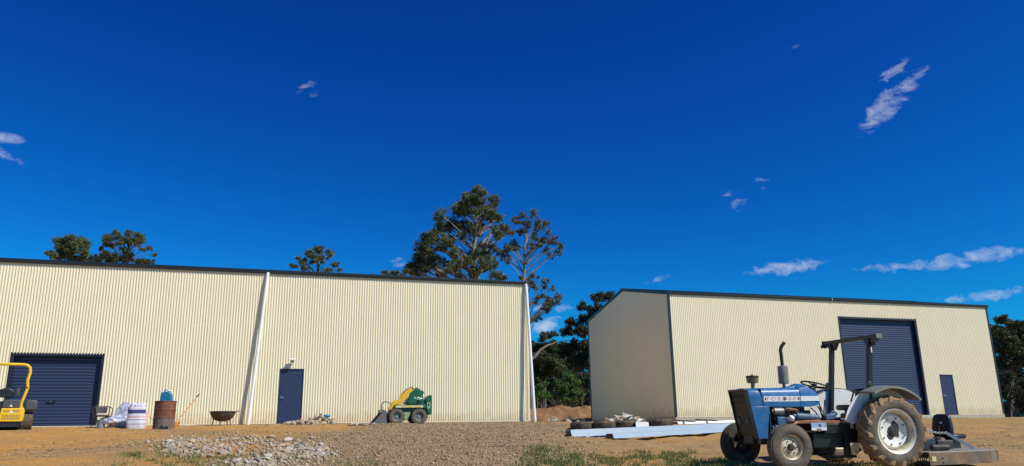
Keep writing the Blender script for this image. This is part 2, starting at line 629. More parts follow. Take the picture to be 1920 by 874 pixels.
def gmix(f, a, b):
    n = gn('ShaderNodeMix', data_type='RGBA')
    for i, s in ((0, f), (6, a), (7, b)):
        if isinstance(s, tuple):
            n.inputs[i].default_value = (*s, 1)
        elif isinstance(s, float):
            n.inputs[i].default_value = s
        else:
            nt.links.new(s, n.inputs[i])
    return n.outputs[2]


def gnoise(scale, lo, hi, detail=6, t0=.35, t1=.65):
    tcx = gn('ShaderNodeTexCoord')
    n = gn('ShaderNodeTexNoise')
    n.inputs['Scale'].default_value = scale
    n.inputs['Detail'].default_value = detail
    n.inputs['Roughness'].default_value = .65
    nt.links.new(tcx.outputs['Object'], n.inputs['Vector'])
    m = gn('ShaderNodeMapRange')
    m.inputs[1].default_value, m.inputs[2].default_value, m.inputs[3].default_value, m.inputs[4].default_value = t0, t1, lo, hi
    nt.links.new(n.outputs[0], m.inputs[0])
    return m.outputs[0], n.outputs[0]


a1 = gn('ShaderNodeAttribute', attribute_name='gravelly').outputs['Fac']
a2 = gn('ShaderNodeAttribute', attribute_name='ochre').outputs['Fac']
c = gmix(gnoise(.8, 0., 1.)[0], (.38, .24, .10), (.285, .175, .075))
c = gmix(a2, c, (.46, .23, .06))
c = gmix(a1, c, (.27, .19, .105))
c = gmix(gnoise(5, 0., .55, 8, .5, .7)[0], c, (.20, .115, .05))
c = gmix(gnoise(22, 0., .6, 6, .52, .7)[0], c, (.44, .34, .21))
hv = gn('ShaderNodeHueSaturation')
nt.links.new(c, hv.inputs['Color'])
nt.links.new(gnoise(45, .72, 1.25, 5)[0], hv.inputs['Value'])
nt.links.new(hv.outputs[0], bs.inputs['Base Color'])
bp = gn('ShaderNodeBump')
bp.inputs['Strength'].default_value, bp.inputs['Distance'].default_value = .9, .05
nt.links.new(gnoise(9, 0., 1., 9)[1], bp.inputs['Height'])
nt.links.new(bp.outputs[0], bs.inputs['Normal'])
me.materials.append(gm)
ground = bpy.data.objects.new('ground', me)
COL.objects.link(ground)
ground['kind'] = 'structure'


# ------------------------------------------------------------------ sheds
def corr(mb, s0, s1, zfun0, zfun1, put, pitch=.10, amp=.0125, seg=6, phase=0.0):
    """A corrugated sheet between s0 and s1; put(s, offset, z) gives the point, offset is how proud it stands."""
    n = max(1, int(round((s1 - s0) / pitch * seg)))
    base = len(mb.v)
    for i in range(n + 1):
        s = s0 + (s1 - s0) * i / n
        t = ((s - phase) / pitch) % 1.0
        off = amp * math.cos(2 * math.pi * t)
        off = amp * max(-1.0, min(1.0, off / amp * 1.35))
        mb.v.append(tuple(put(s, off, zfun0(s))))
        mb.v.append(tuple(put(s, off, zfun1(s))))
    for i in range(n):
        a = base + 2 * i
        mb.f.append((a, a + 2, a + 3, a + 1))


def roller_door(parent, x0, x1, h, base, handle=True, rib=.011):
    dr = MB()
    n = int(h / .02)
    d = .16
    rows = []
    pitch = .115
    for i in range(n + 1):
        z = base + .05 + (h - .05) * i / n
        o = rib * max(-1, min(1, 1.5 * math.cos(2 * math.pi * z / pitch)))
        rows.append((d - o, z))
    vs, fs = [], []
    for (y, z) in rows:
        vs += [(x0 + .02, y, z), (x1 - .02, y, z)]
    for i in range(n):
        fs.append((2 * i, 2 * i + 1, 2 * i + 3, 2 * i + 2))
    dr.add(vs, fs)
    door = dr.build('roller_door', 'navy', parent)
    fr = MB()
    fr.b2(x0 - .07, x0 + .05, -.03, d + .04, base, base + h + .06)
    fr.build('door_jamb', 'navy_dark', door, bevel=.008)
    fr = MB()
    fr.b2(x1 - .05, x1 + .07, -.03, d + .04, base, base + h + .06)
    fr.build('door_jamb', 'navy_dark', door, bevel=.008)
    fr = MB()
    fr.b2(x0 + .052, x1 - .052, -.028, d + .035, base + h - .06, base + h + .058)
    fr.build('door_head', 'navy_dark', door, bevel=.008)
    fr = MB()
    fr.b2(x0 + .06, x1 - .06, d - .035, d + .03, base, base + .07)
    fr.build('bottom_rail', 'navy', door, bevel=.008)
    if handle:
        hx, hz = (x0 + x1) / 2 - .08, base + .84
        hd = MB()
        hd.box((hx, d - .03, hz), (.30, .02, .03)).box((hx, d - .03, hz + .03), (.08, .03, .05))
        hd.build('lock_bar', 'black', door)
        MB().box((hx, d - .055, hz + .025), (.05, .02, .035)).build('handle', 'steel', door)
    return door


def side_door(parent, x0, x1, h, base, hinge_right=True):
    d = MB().b2(x0 + .03, x1 - .03, -.005, .04, base + .02, base + h - .03).build('door', 'navy', parent, bevel=.004)
    MB().b2(x0, x0 + .028, -.03, .05, base, base + h).build('door_frame', 'navy', d)
    MB().b2(x1 - .028, x1, -.03, .05, base, base + h).build('door_frame', 'navy', d)
    MB().b2(x0 + .03, x1 - .03, -.03, .05, base + h - .028, base + h).build('door_frame', 'navy', d)
    hx = x0 + .11 if hinge_right else x1 - .11
    hd = MB().box((hx, -.015, base + 1.0), (.05, .016, .12)).cyl((hx, -.02, base + 1.0), (hx, -.06, base + 1.0), .012)
    hd.bar((hx - .01, -.06, base + 1.0), (hx + .12, -.06, base + 1.0), .02, .025)
    hd.build('lever_handle', 'steel', d)
    return d


def make_shed(name, label, loc, x0, x1, W, h, hr, rollers, doors, dark_corners, amp=.0125):
    t = thing(name, label, 'shed', loc, TH)
    # slab the walls stand on
    MB().b2(x0 - .03, x1 + .03, -.035, W + .03, -.30, .0).build('slab', 'concrete', t)
    opens = [(a - .02, b + .02, hh) for (a, b, hh) in rollers] + [(a - .005, b + .005, hh) for (a, b, hh) in doors]
    opens.sort()
    mb = MB()
    put = lambda s, o, z: (s, -.02 - o, z)
    cur = x0
    for (a, b, hh) in opens:
        corr(mb, cur, a, lambda s: .012, lambda s: h, put, amp=amp)
        corr(mb, a, b, lambda s, q=hh: q + .015, lambda s: h, put, amp=amp)
        cur = b
    corr(mb, cur, x1, lambda s: .012, lambda s: h, put, amp=amp)
    mb.build('front_wall', 'cream', t, smooth=60)
    mb = MB()
    corr(mb, x0, x1, lambda s: .012, lambda s: h, lambda s, o, z: (s, W + .02 + o, z), seg=4)
    mb.build('back_wall', 'cream', t, smooth=60)
    zt = lambda s: h + (hr - h) * (1 - abs(s - W / 2) / (W / 2)) - .02
    for xx, sg in ((x0, -1), (x1, 1)):
        mb = MB()
        corr(mb, 0, W, lambda s: .012, zt, lambda s, o, z, xx=xx, sg=sg: (xx + sg * (.02 + o), s, z), pitch=.10)
        mb.build('end_wall', 'cream', t, smooth=60)
    # roof sheets
    for sgn in (0, 1):
        mb = MB()
        nn = int((x1 - x0 + .2) / .1)
        ya, yb = (-.12, W / 2) if sgn == 0 else (W / 2, W + .12)
        za = h + .03 - .12 * (hr - h) / (W / 2)
        zA, zB = (za, hr + .03) if sgn == 0 else (hr + .03, za)
        for i in range(nn + 1):
            xq = x0 - .06 + (x1 - x0 + .12) * i / nn
            o = .012 * (-1) ** i
            mb.v += [(xq, ya, zA + o), (xq, yb, zB + o)]
        for i in range(nn):
            mb.f.append((2 * i, 2 * i + 2, 2 * i + 3, 2 * i + 1))
        rf = mb.build('roof', 'charcoal', t, smooth=0)
    MB().prism([(W / 2 - .22, hr + .035), (W / 2, hr + .085), (W / 2 + .22, hr + .035), (W / 2 + .22, hr + .05), (W / 2, hr + .1), (W / 2 - .22, hr + .05)], 'x', x0 - .07, x1 + .07).build('ridge_cap', 'charcoal', rf)
    # barge cappings on the two ends
    for xx, sg in ((x0, -1), (x1, 1)):
        mb = MB()
        for (ya, za, yb, zb) in ((-.1, h + .0, W / 2, hr + .045), (W / 2, hr + .045, W + .1, h)):
            mb.hexa([(xx - .02 * sg, ya, za - .12), (xx + .075 * sg, ya, za - .12), (xx + .075 * sg, yb, zb - .12), (xx - .02 * sg, yb, zb - .12),
                     (xx - .02 * sg, ya, za + .03), (xx + .075 * sg, ya, za + .03), (xx + .075 * sg, yb, zb + .03), (xx - .02 * sg, yb, zb + .03)])
        mb.build('barge_cap', 'charcoal', t)
    # quad gutters
    for (ya, yb) in ((-.115, -.042), (W + .042, W + .115)):
        mb = MB()
        s = -1 if ya < 0 else 1
        y0, y1 = (yb, ya) if s < 0 else (ya, yb)
        mb.prism([(y0, h - .10), (y1 - .02 * s, h - .10), (y1, h - .04), (y1, h + .035), (y1 - .03 * s, h + .035), (y1 - .03 * s, h - .02), (y0, h - .02)], 'x', x0 - .09, x1 + .09)
        gut = mb.build('gutter', 'charcoal', t, bevel=.004)
        xq = x0 + 4.1
        while xq < x1 - 1:
            MB().b2(xq, xq + .09, min(y1 - .012 * s, y1 + .006 * s), max(y1 - .012 * s, y1 + .006 * s), h - .045, h + .041).build('gutter_joint', 'charcoal', gut)
            xq += 6.1
    # corner flashings
    for xx, sg in ((x0, -1), (x1, 1)):
        for (yy, ss) in ((0, -1), (W, 1)):
            mb = MB()
            mb.b2(min(xx + sg * .045, xx - sg * .055), max(xx + sg * .045, xx - sg * .055), min(yy + ss * .045, yy), max(yy + ss * .045, yy), 0, h - .1)
            mb.b2(min(xx + sg * .043, xx), max(xx + sg * .043, xx), min(yy - ss * .06, yy + ss * .001), max(yy - ss * .06, yy + ss * .001), .002, h - .102)
            mb.build('corner_flashing', 'charcoal' if dark_corners else 'cream_trim', t)
    for (a, b, hh) in rollers:
        roller_door(t, a, b, hh, 0, hh < 3, .008 if hh < 3 else .004)
    for (a, b, hh) in doors:
        side_door(t, a, b, hh, 0)
    # thin base flashing
    cur = x0
    for (a, b, hh) in opens + [(x1 + .06, 0, 0)]:
        if a - cur > .1:
            MB().b2(cur, a - .06, -.045, -.041, .0, .03).build('base_flashing', 'cream_trim', t)
        cur = b + .06
    return t


shed_l = make_shed('long_shed', 'long cream corrugated steel shed with navy roller door, left of the gap', (LX, LY, LZ),
                   -31, 0, 10.14, 6.0, 7.01, [(-19.62, -16.665, 2.55)], [(-10.32, -9.40, 2.1)], False)
QX, QY, QZ = 7.614, 37.213, 2.16
shed_r = make_shed('gable_shed', 'cream steel shed with shaded gable end and tall navy roller door', (QX, QY, QZ),
                   0, 20.0, 10.14, 5.97, 6.99, [(9.905, 14.872, 5.03)], [(15.975, 16.842, 2.1)], True, .0085)

# white downpipes standing loose of the long shed's wall
for (xt, xb, out) in ((-11.02, -11.37, .34), (-.06, .10, .50)):
    p = MB()
    p.tube([(xt, -.09, 5.93), (xt, -.11, 5.78), (xt + (xb - xt) * .05, -.15, 5.5), (xb, -out, -.06)], .062, 14)
    pipe = p.build('downpipe', 'white_pipe', shed_l)
    k = MB()
    for fz in (.5,):
        x = xt + (xb - xt) * (1 - fz)
        y = -.15 - (out - .15) * (1 - fz)
    k.cyl((xb + (xt - xb) * .02, -out + .005, .05), (xb + (xt - xb) * .045, -out + .01, .18), .07, .07, 14)
    k.build('pipe_collar', 'white_pipe', pipe)
# flood light above the side door of the long shed
lm = MB()
lm.box((-9.86, -.09, 2.44), (.03, .18, .03)).box((-9.86, -.035, 2.44), (.1, .02, .1))
lamp = lm.build('flood_light', 'black_metal', shed_l)
MB().box((-9.86, -.24, 2.46), (.24, .20, .05), (.25, 0, 0)).build('lamp_head', 'white_pipe', lamp, bevel=.008)
# small block vent at the wall's foot
MB().b2(-14.07, -13.82, -.07, -.042, .02, .10).build('wall_vent', 'black', shed_l)
# gutter joint on the gable shed
MB().box((9.55, -.125, 5.95), (.05, .03, .16)).build('gutter_clip', 'steel', shed_r)
# concrete aprons
MB().b2(-21.5, -13.2, -.75, -.04, -.26, -.015).build('apron', 'concrete', shed_l, bevel=.02)
MB().b2(9.2, 15.6, -.55, -.04, -.26, -.015).build('apron', 'concrete', shed_r, bevel=.02)


# ------------------------------------------------------------------ tractor
def tyre_profile(R0, w, rr):
    h = w / 2
    return [(rr - .01, -h * .72), (rr + .02, -h * .90), (rr + (R0 - rr) * .35, -h * 1.0), (rr + (R0 - rr) * .7, -h * .97), (R0 * .965, -h * .82),
            (R0 * .99, -h * .5), (R0, 0), (R0 * .99, h * .5), (R0 * .965, h * .82), (rr + (R0 - rr) * .7, h * .97),
            (rr + (R0 - rr) * .35, h * 1.0), (rr + .02, h * .90), (rr - .01, h * .72)]


def ribs(mb, c, R0, w, n=3):
    for k in range(n):
        y = (k - (n - 1) / 2) * w * .26
        mb.lathe([(R0 * .97, y - w * .09), (R0 * 1.02, y - w * .075), (R0 * 1.02, y + w * .075), (R0 * .97, y + w * .09)], c, (0, 1, 0), 36)


tr = thing('tractor', 'old blue farm tractor with muddy tyres, white wheels and black roll bar', 'tractor', (TRX, TRY, TRZ), math.pi + .2158)
tr.rotation_euler.x = R(-1.6)
tr.location += Vector((-.042, .03, 0))


def rear_wheel(side):
    c = Vector((0, side * .80, .615))
    w, R0, rr = .34, .575, .365
    s = side
    rim = MB()
    # rim well and outer flange, then the dished centre disc
    rim.lathe([(.372, s * .150), (.386, s * .135), (.372, s * .118), (.345, s * .11), (.325, s * .02), (.325, -s * .10), (.365, -s * .12), (.38, -s * .14), (.37, -s * .15), (.35, -s * .115),
               (.31, -s * .095), (.31, s * .02), (.332, s * .11), (.355, s * .128)], c, (0, 1, 0), 44)
    wheel = rim.build('rear_wheel', 'cream_rim', tr)
    MB().lathe([(.345, s * .112), (.374, s * .120), (.3885, s * .135), (.376, s * .153), (.352, s * .133), (.345, s * .112)], c, (0, 1, 0), 44).build('rim_flange', 'white_paint', wheel)
    d = MB()
    d.lathe([(.312, s * .0), (.285, s * .035), (.26, s * .06), (.235, s * .055), (.20, s * .03), (.10, s * .025), (.0, s * .025)], c, (0, 1, 0), 40)
    d.lathe([(.312, -s * .01), (.285, s * .025), (.26, s * .05), (.235, s * .045), (.20, s * .02), (.10, s * .015), (.0, s * .015)], c, (0, 1, 0), 40)
    d.build('wheel_disc', 'white_paint', wheel)
    for k in range(8):
        a = k * math.pi / 4 + .3
        q = c + Vector((math.cos(a) * .225, s * .055, math.sin(a) * .225))
        MB().cyl(q, q + Vector((0, s * .02, 0)), .013, .013, 6).build('bolt', 'engine_dark', wheel)
    hb = MB()
    hb.lathe([(.095, s * .026), (.09, s * .04), (.06, s * .045), (.05, s * .065), (.0, s * .07)], c, (0, 1, 0), 24)
    hb.blob((c.x - .06, c.y + s * .035, c.z + .05), (.075, .008, .13), 5, .3)
    hb.blob((c.x + .05, c.y + s * .033, c.z - .08), (.06, .007, .05), 8, .3)
    hb.build('hub', 'engine_dark', wheel)
    t = MB()
    t.lathe(tyre_profile(R0, w, rr), c, (0, 1, 0), 56)
    t.build('tyre', 'rubber_dusty', wheel)
    lg = MB()
    lg.lathe([(R0 * .93, -w * .46), (R0 * .975, -w * .41), (R0 * 1.0, -w * .25), (R0 * 1.01, 0), (R0 * 1.0, w * .25), (R0 * .975, w * .41), (R0 * .93, w * .46)], c, (0, 1, 0), 64)
    N = 16
    for k in range(N):
        for half in (-1, 1):
            a0 = 2 * math.pi * (k + (.5 if half > 0 else 0)) / N
            pts = []
            for (f, yy, R1) in ((0, .02, .998), (.5, .5, .985), (1, .98, .945)):
                # bars sweep back towards the shoulder
                a = a0 - f * .30
                for da in (-.058, .058):
                    for top in (0, 1):
                        r_ = R0 * R1 - .02 + top * (.062 - .010 * f)
                        dd = da * (.8 if top else 1.15)
                        pts.append(c + Vector((math.cos(a + dd) * r_, half * yy * w / 2, math.sin(a + dd) * r_)))
            # foot of the bar runs down the sidewall
            a = a0 - .34
            for da in (-.058, .058):
                for top in (0, 1):
                    r_ = R0 * .86
                    pts.append(c + Vector((math.cos(a + da) * r_, half * (.93 + .06 * top) * w / 2, math.sin(a + da) * r_)))
            b = len(lg.v)
            lg.v += [tuple(p) for p in pts]
            for m in range(3):
                i, j = b + 4 * m, b + 4 * m + 4
                lg.f += [(i + 1, i + 3, j + 3, j + 1), (i, i + 1, j + 1, j), (i + 2, j + 2, j + 3, i + 3)]
            lg.f += [(b, b + 2, b + 3, b + 1), (b + 12, b + 13, b + 15, b + 14)]
    lg.build('tread', 'rubber_muddy', wheel)


def front_wheel(side):
    c = Vector((1.99, side * .83, .385))
    s = side
    w, R0, rr = .205, .375, .212
    rim = MB()
    rim.lathe([(.222, s * .085), (.232, s * .075), (.222, s * .065), (.20, s * .06), (.188, s * .0), (.188, -s * .06), (.22, -s * .07), (.225, -s * .08), (.205, -s * .06), (.178, -s * .05), (.176, s * 0), (.19, s * .062), (.21, s * .075)], c, (0, 1, 0), 36)
    fm = 'cream_rim' if side > 0 else 'engine_dark'  # far wheel's shade is put into the colour: dark rim and disc
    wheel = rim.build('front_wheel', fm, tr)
    d = MB()
    d.lathe([(.18, -s * .01), (.15, s * .02), (.12, s * .03), (.0, s * .03)], c, (0, 1, 0), 32)
    d.lathe([(.18, -s * .02), (.15, s * .01), (.12, s * .02), (.0, s * .02)], c, (0, 1, 0), 32)
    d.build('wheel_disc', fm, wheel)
    for k in range(6):
        a = k * math.pi / 3
        q = c + Vector((math.cos(a) * .105, s * .03, math.sin(a) * .105))
        MB().cyl(q, q + Vector((0, s * .016, 0)), .013, .013, 6).build('bolt', 'engine_dark', wheel)
    MB().lathe([(.062, s * .03), (.055, s * .06), (.045, s * .085), (0, s * .09)], c, (0, 1, 0), 20).build('hub', 'engine_dark', wheel)
    t = MB()
    t.lathe(tyre_profile(R0 * .985, w, rr), c, (0, 1, 0), 44)
    ribs(t, c, R0 * .99, w, 3)
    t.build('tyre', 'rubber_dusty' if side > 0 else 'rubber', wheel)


for s in (1, -1):
    rear_wheel(s)
    front_wheel(s)

# hood: a loft of rounded sections
def hood_ring(x, hw, z0, z1, ch=.07):
    return [(x, -hw, z0), (x, -hw - .005, z0 + (z1 - z0) * .45), (x, -hw + .005, z1 - ch), (x, -hw + .03, z1 - ch * .45), (x, -hw + ch * 1.3, z1 - .01), (x, 0, z1 + .008),
            (x, hw - ch * 1.3, z1 - .01), (x, hw - .03, z1 - ch * .45), (x, hw - .005, z1 - ch), (x, hw + .005, z0 + (z1 - z0) * .45), (x, hw, z0)]


hd = MB()
hd.loft([hood_ring(x, hw, z0, z1) for (x, hw, z0, z1) in ((2.372, .28, 1.06, 1.36), (2.36, .285, 1.055, 1.362), (2.1, .285, 1.05, 1.365), (1.7, .285, 1.045, 1.37), (1.37, .285, 1.04, 1.375))])
hood = hd.build('hood', 'tractor_blue', tr, smooth=40)
cw = MB()
cw.loft([hood_ring(x, hw, z0, z1, ch) for (x, hw, z0, z1, ch) in ((1.36, .287, 1.04, 1.40, .1), (1.28, .287, 1.04, 1.445, .13), (1.18, .285, 1.04, 1.44, .13), (1.06, .28, 1.06, 1.37, .11), (.985, .27, 1.09, 1.29, .08))])
cowl = cw.build('dash_cowl', 'tractor_blue', tr, smooth=40)
hump = MB().prism([(1.62, 1.36), (1.36, 1.41), (1.34, 1.36)], 'y', -.16, .16)
hump.build('hood_rise', 'tractor_blue', hood, bevel=.02)
for s in (1, -1):
    # white band with the faded lettering
    y = s * .2885
    bd = MB().b2(1.375, 2.08, min(y, y + s * .004), max(y, y + s * .004), 1.135, 1.225).build('side_band', 'decal_white', hood)
    MB().b2(1.0, 1.36, min(y, y + s * .004), max(y, y + s * .004), 1.14, 1.225).build('side_band', 'decal_white', cowl)
    ax = (-1, 0, 0) if s > 0 else (1, 0, 0)
    xx = lambda q: q
    M0 = frame_m((1.83, y + s * .006, 1.18), ax, (0, 0, 1))
    text('lettering', 'F·O·R·D', .085, M0, 'decal_red', bd, sx=1.35)
    M0 = frame_m((1.53, y + s * .006, 1.18), ax, (0, 0, 1))
    text('lettering', '3·0·0·0', .085, M0, 'decal_red', bd, sx=1.35)
    mk = MB()
    for (a, b) in ((2.035, 2.06), (1.66, 1.70), (1.395, 1.41)):
        mk.b2(a, b, min(y + s * .004, y + s * .007), max(y + s * .004, y + s * .007), 1.155, 1.205)
    mk.build('band_mark', 'decal_dark', bd)
    # front side panels, running down to the bolster
    pn = MB()
    y0, y1 = s * .272, s * .288
    pl = [(2.405, 1.052), (1.985, 1.052), (1.99, .95), (2.06, .50), (2.24, .50), (2.30, .72)]
    pn.prism(pl, 'y', min(y0, y1), max(y0, y1))
    sp = pn.build('side_panel', 'tractor_blue', tr, bevel=.008)
    MB().b2(1.97, 1.985, min(s * .25, s * .285), max(s * .25, s * .271), .55, 1.04).build('panel_edge', 'engine_dark', sp)
    # seam lines
MB().prism([(2.085, 1.06), (2.097, 1.06), (2.14, 1.36), (2.128, 1.36)], 'y', -.293, .293).build('hood_seam', 'engine_dark', hood)
# grille: dark recessed front with frame, letters, lamps
fx = lambda z: 2.275 + (z - .5) * .185
gr = MB()
gr.hexa([(fx(.55) - .06, -.265, .55), (fx(.55), -.265, .55), (fx(.55), .265, .55), (fx(.55) - .06, .265, .55),
         (fx(1.33) - .06, -.265, 1.33), (fx(1.33), -.265, 1.33), (fx(1.33), .265, 1.33), (fx(1.33) - .06, .265, 1.33)])
grille = gr.build('grille', 'black', tr)
fr = MB()
for s in (1, -1):
    fr.hexa([(fx(.5) - .05, s * .262, .5), (fx(.5) + .03, s * .262, .5), (fx(.5) + .03, s * .289, .5), (fx(.5) - .05, s * .289, .5),
             (fx(1.345) - .05, s * .262, 1.345), (fx(1.345) + .03, s * .262, 1.345), (fx(1.345) + .03, s * .289, 1.345), (fx(1.345) - .05, s * .289, 1.345)])
fr.b2(fx(1.33) - .03, fx(1.33) + .03, -.262, .262, 1.315, 1.35)
fr.b2(fx(1.14) - .03, fx(1.14) + .012, -.262, .262, 1.12, 1.135)
fr.build('grille_frame', 'black_metal', grille, bevel=.006)
for k in range(9):
    z = .62 + k * .055
    MB().b2(fx(z), fx(z) + .008, -.25, .25, z, z + .012).build('grille_bar', 'black_metal', grille)
M0 = frame_m((fx(1.22) + .006, 0, 1.225), (0, 1, 0), (.185, 0, 1))
text('lettering', 'F O R D', .105, M0, 'grille_letters', grille, .003, sx=1.1)
for s in (1, -1):
    lt = MB().lathe([(.075, 0), (.07, .02), (.0, .025)], (fx(.80), s * .16, .80), (1, 0, -.18), 20)
    lt.build('headlight', 'dark_grey', grille)
# bolster, axle, steering
MB().b2(1.86, 2.28, -.16, .16, .40, .62).build('front_bolster', 'engine_dark', tr, bevel=.02)
ax = MB()
ax.bar((1.99, -.70, .46), (1.99, .70, .46), .10, .10).cyl((1.99, .70, .30), (1.99, .70, .62), .04).cyl((1.99, -.70, .30), (1.99, -.70, .62), .04)
ax.cyl((1.99, .68, .385), (1.99, .84, .385), .035).cyl((1.99, -.68, .385), (1.99, -.84, .385), .035)
ax.build('front_axle', 'engine_dark', tr, bevel=.01)
for s in (1, -1):
    MB().tube([(1.95, s * .66, .65), (1.6, s * .50, .78), (1.1, s * .42, .80)], .022, 8).build('drag_link', 'rust', tr)
# engine
eg = MB()
eg.b2(1.12, 1.93, -.19, .19, .52, .98).b2(1.2, 1.85, -.14, .14, .97, 1.06).b2(1.25, 1.8, -.15, .15, .36, .54)
eg.build('engine_block', 'engine_dark', tr, bevel=.02)
e2 = MB()
e2.cyl((1.22, .27, .86), (1.47, .27, .88), .062).cyl((1.02, .26, .85), (1.2, .26, .86), .052).cyl((1.47, .27, .88), (1.53, .27, .88), .04)
e2.build('starter_motor', 'engine_blue', tr)
MB().cyl((1.72, .26, .965), (1.90, .26, .965), .062).cyl((1.90, .26, .965), (1.93, .26, .965), .035).build('filter_canister', 'engine_grey', tr)
e3 = MB()
e3.box((1.78, .25, .80), (.16, .12, .14)).cyl((1.72, .25, .70), (1.9, .25, .70), .05).cyl((1.64, .24, .72), (1.64, .24, .86), .05).box((1.9, .22, .66), (.1, .1, .12))
e3.build('injection_pump', 'engine_blue', tr, bevel=.015)
MB().lathe([(.0, -.05), (.05, -.05), (.056, 0), (.05, .06), (.02, .08), (0, .08)], (1.58, .26, .82), (-.3, .5, .7), 16).build('fuel_filter', 'white_paint', tr)
mf = MB()
mf.tube([(1.72, .2, 1.0), (1.62, .25, 1.01), (1.45, .24, .985), (1.38, .2, .97)], .035, 8)
mf.build('manifold', 'rust', tr)
for (a, b, c_) in (((1.9, .22, .9), (1.86, .29, .76), (1.7, .27, .72)), ((1.12, .2, 1.02), (1.06, .27, .92), (1.0, .26, .84)), ((1.0, .22, 1.05), (.97, .26, .95), (.9, .25, .84)), ((.94, .18, 1.08), (.92, .24, .95), (.82, .3, .86))):
    MB().tube([a, tuple((Vector(a) + Vector(b)) / 2 + Vector((0, .015, 0))), b, c_], .011, 6).build('hose', 'black', tr)
# gearbox, axle housings, running boards
gb = MB()
gb.b2(-.15, 1.13, -.19, .19, .40, .84).b2(-.24, .25, -.24, .24, .42, .92)
gb.build('gearbox', 'engine_dark', tr, bevel=.03)
MB().cyl((0, -.66, .615), (0, .66, .615), .11).build('rear_axle', 'engine_dark', tr)
lv = MB()
lv.box((.80, .24, .86), (.22, .14, .10), (0, .2, 0)).cyl((.83, .25, .86), (.72, .27, .96), .03).cyl((.73, .27, .95), (.66, .28, .90), .03)
lv.build('gear_cover', 'engine_blue', tr, bevel=.02)
for s in (1, -1):
    fp = MB().b2(.58, 1.66, min(s * .30, s * .52), max(s * .30, s * .52), .755, .80)
    board = fp.build('running_board', 'rust', tr, bevel=.006)
    bk = MB()
    bk.b2(.58, 1.10, min(s * .28, s * .515), max(s * .28, s * .515), .58, .75).b2(.70, 1.30, min(s * .2, s * .46), max(s * .2, s * .46), .34, .585)
    bk.b2(.62, .72, min(s * .44, s * .52), max(s * .44, s * .52), .20, .60).b2(.50, .95, min(s * .34, s * .5), max(s * .34, s * .5), .17, .21)
    bk.build('step_bracket', 'black_metal', board, bevel=.01)
    pl = MB().b2(1.06, 1.36, min(s * .522, s * .532), max(s * .522, s * .532), .635, .765)
    plate = pl.build('badge_plate', 'badge_blue', board, bevel=.004)
    MB().b2(1.065, 1.355, min(s * .533, s * .535), max(s * .533, s * .535), .64, .685).build('badge_stripe', 'decal_white', plate)
    MB().prism([(1.19, .62), (1.23, .62), (1.26, .67), (1.16, .67)], 'y', min(s * .536, s * .539), max(s * .536, s * .539)).build('badge_mark', 'rust', plate)
    MB().box((1.19, s * .538, .725), (.02, .004, .05), (0, .5, 0)).build('badge_mark', 'black', plate)
    # fenders
    fd = MB()
    ri, ro = .755, .775
    A0, A1, n = R(60), R(135), 22
    ya, yb = s * .60, s * .985
    for i in range(n + 1):
        a = A0 + (A1 - A0) * i / n
        for (r_, y) in ((ri, ya), (ro, ya), (ro + .004, (ya + yb) / 2), (ro - .012, yb), (ri - .03, yb + s * .004), (ri - .015, yb - s * .012)):
            fd.v.append((math.cos(a) * r_, y, .615 + math.sin(a) * r_))
    for i in range(n):
        for k in range(6):
            l = (k + 1) % 6
            fd.f.append((6 * i + k, 6 * i + l, 6 * i + 6 + l, 6 * i + 6 + k))
    fd.f += [tuple(range(6)), tuple(6 * n + k for k in range(6))]
    fend = fd.build('fender', 'fender_grey', tr)
    sd_ = MB()
    A0 = R(14)
    poly = [(math.cos(A0 + (A1 - A0) * i / 16) * .757, .615 + math.sin(A0 + (A1 - A0) * i / 16) * .757) for i in range(17)]
    poly += [(math.cos(R(118)) * .30, .615 + math.sin(R(118)) * .30), (.28, .80), (.60, .74)]
    sd_.prism(poly, 'y', min(s * .585, s * .60), max(s * .585, s * .60))
    sd_.build('fender_panel', 'white_paint', fend)
    MB().cyl((.60, s * .62, 1.12), (.52, s * .64, 1.32), .014, .014, 8).build('grab_rail', 'black_metal', fend)
# exhaust and pre-cleaner
m_ = MB().cyl((1.49, 0, 1.37), (1.49, 0, 1.45), .028).lathe([(.03, 1.445), (.086, 1.45), (.09, 1.47), (.09, 1.745), (.086, 1.765), (.03, 1.775)], (1.49, 0, 0), (0, 0, 1), 24)
ex = m_.build('muffler', 'engine_grey', tr)
MB().tube([(1.49, 0, 1.77), (1.495, 0, 1.95), (1.50, 0, 2.06), (1.475, 0, 2.12), (1.43, 0, 2.17), (1.41, 0, 2.195)], .031, 12).build('exhaust_pipe', 'black_metal', ex)
pc = MB().cyl((2.11, 0, 1.36), (2.11, 0, 1.46), .034)
pc.lathe([(.0, 1.455), (.085, 1.46), (.098, 1.48), (.104, 1.55), (.108, 1.56), (.0, 1.56)], (2.11, 0, 0), (0, 0, 1), 24)
pcl = pc.build('air_precleaner', 'olive_bowl', tr)
MB().lathe([(.112, 1.56), (.115, 1.575), (.10, 1.592), (.02, 1.60), (0, 1.60)], (2.11, 0, 0), (0, 0, 1), 24).cyl((2.11, 0, 1.595), (2.11, 0, 1.625), .01).build('precleaner_lid', 'black_metal', pcl)
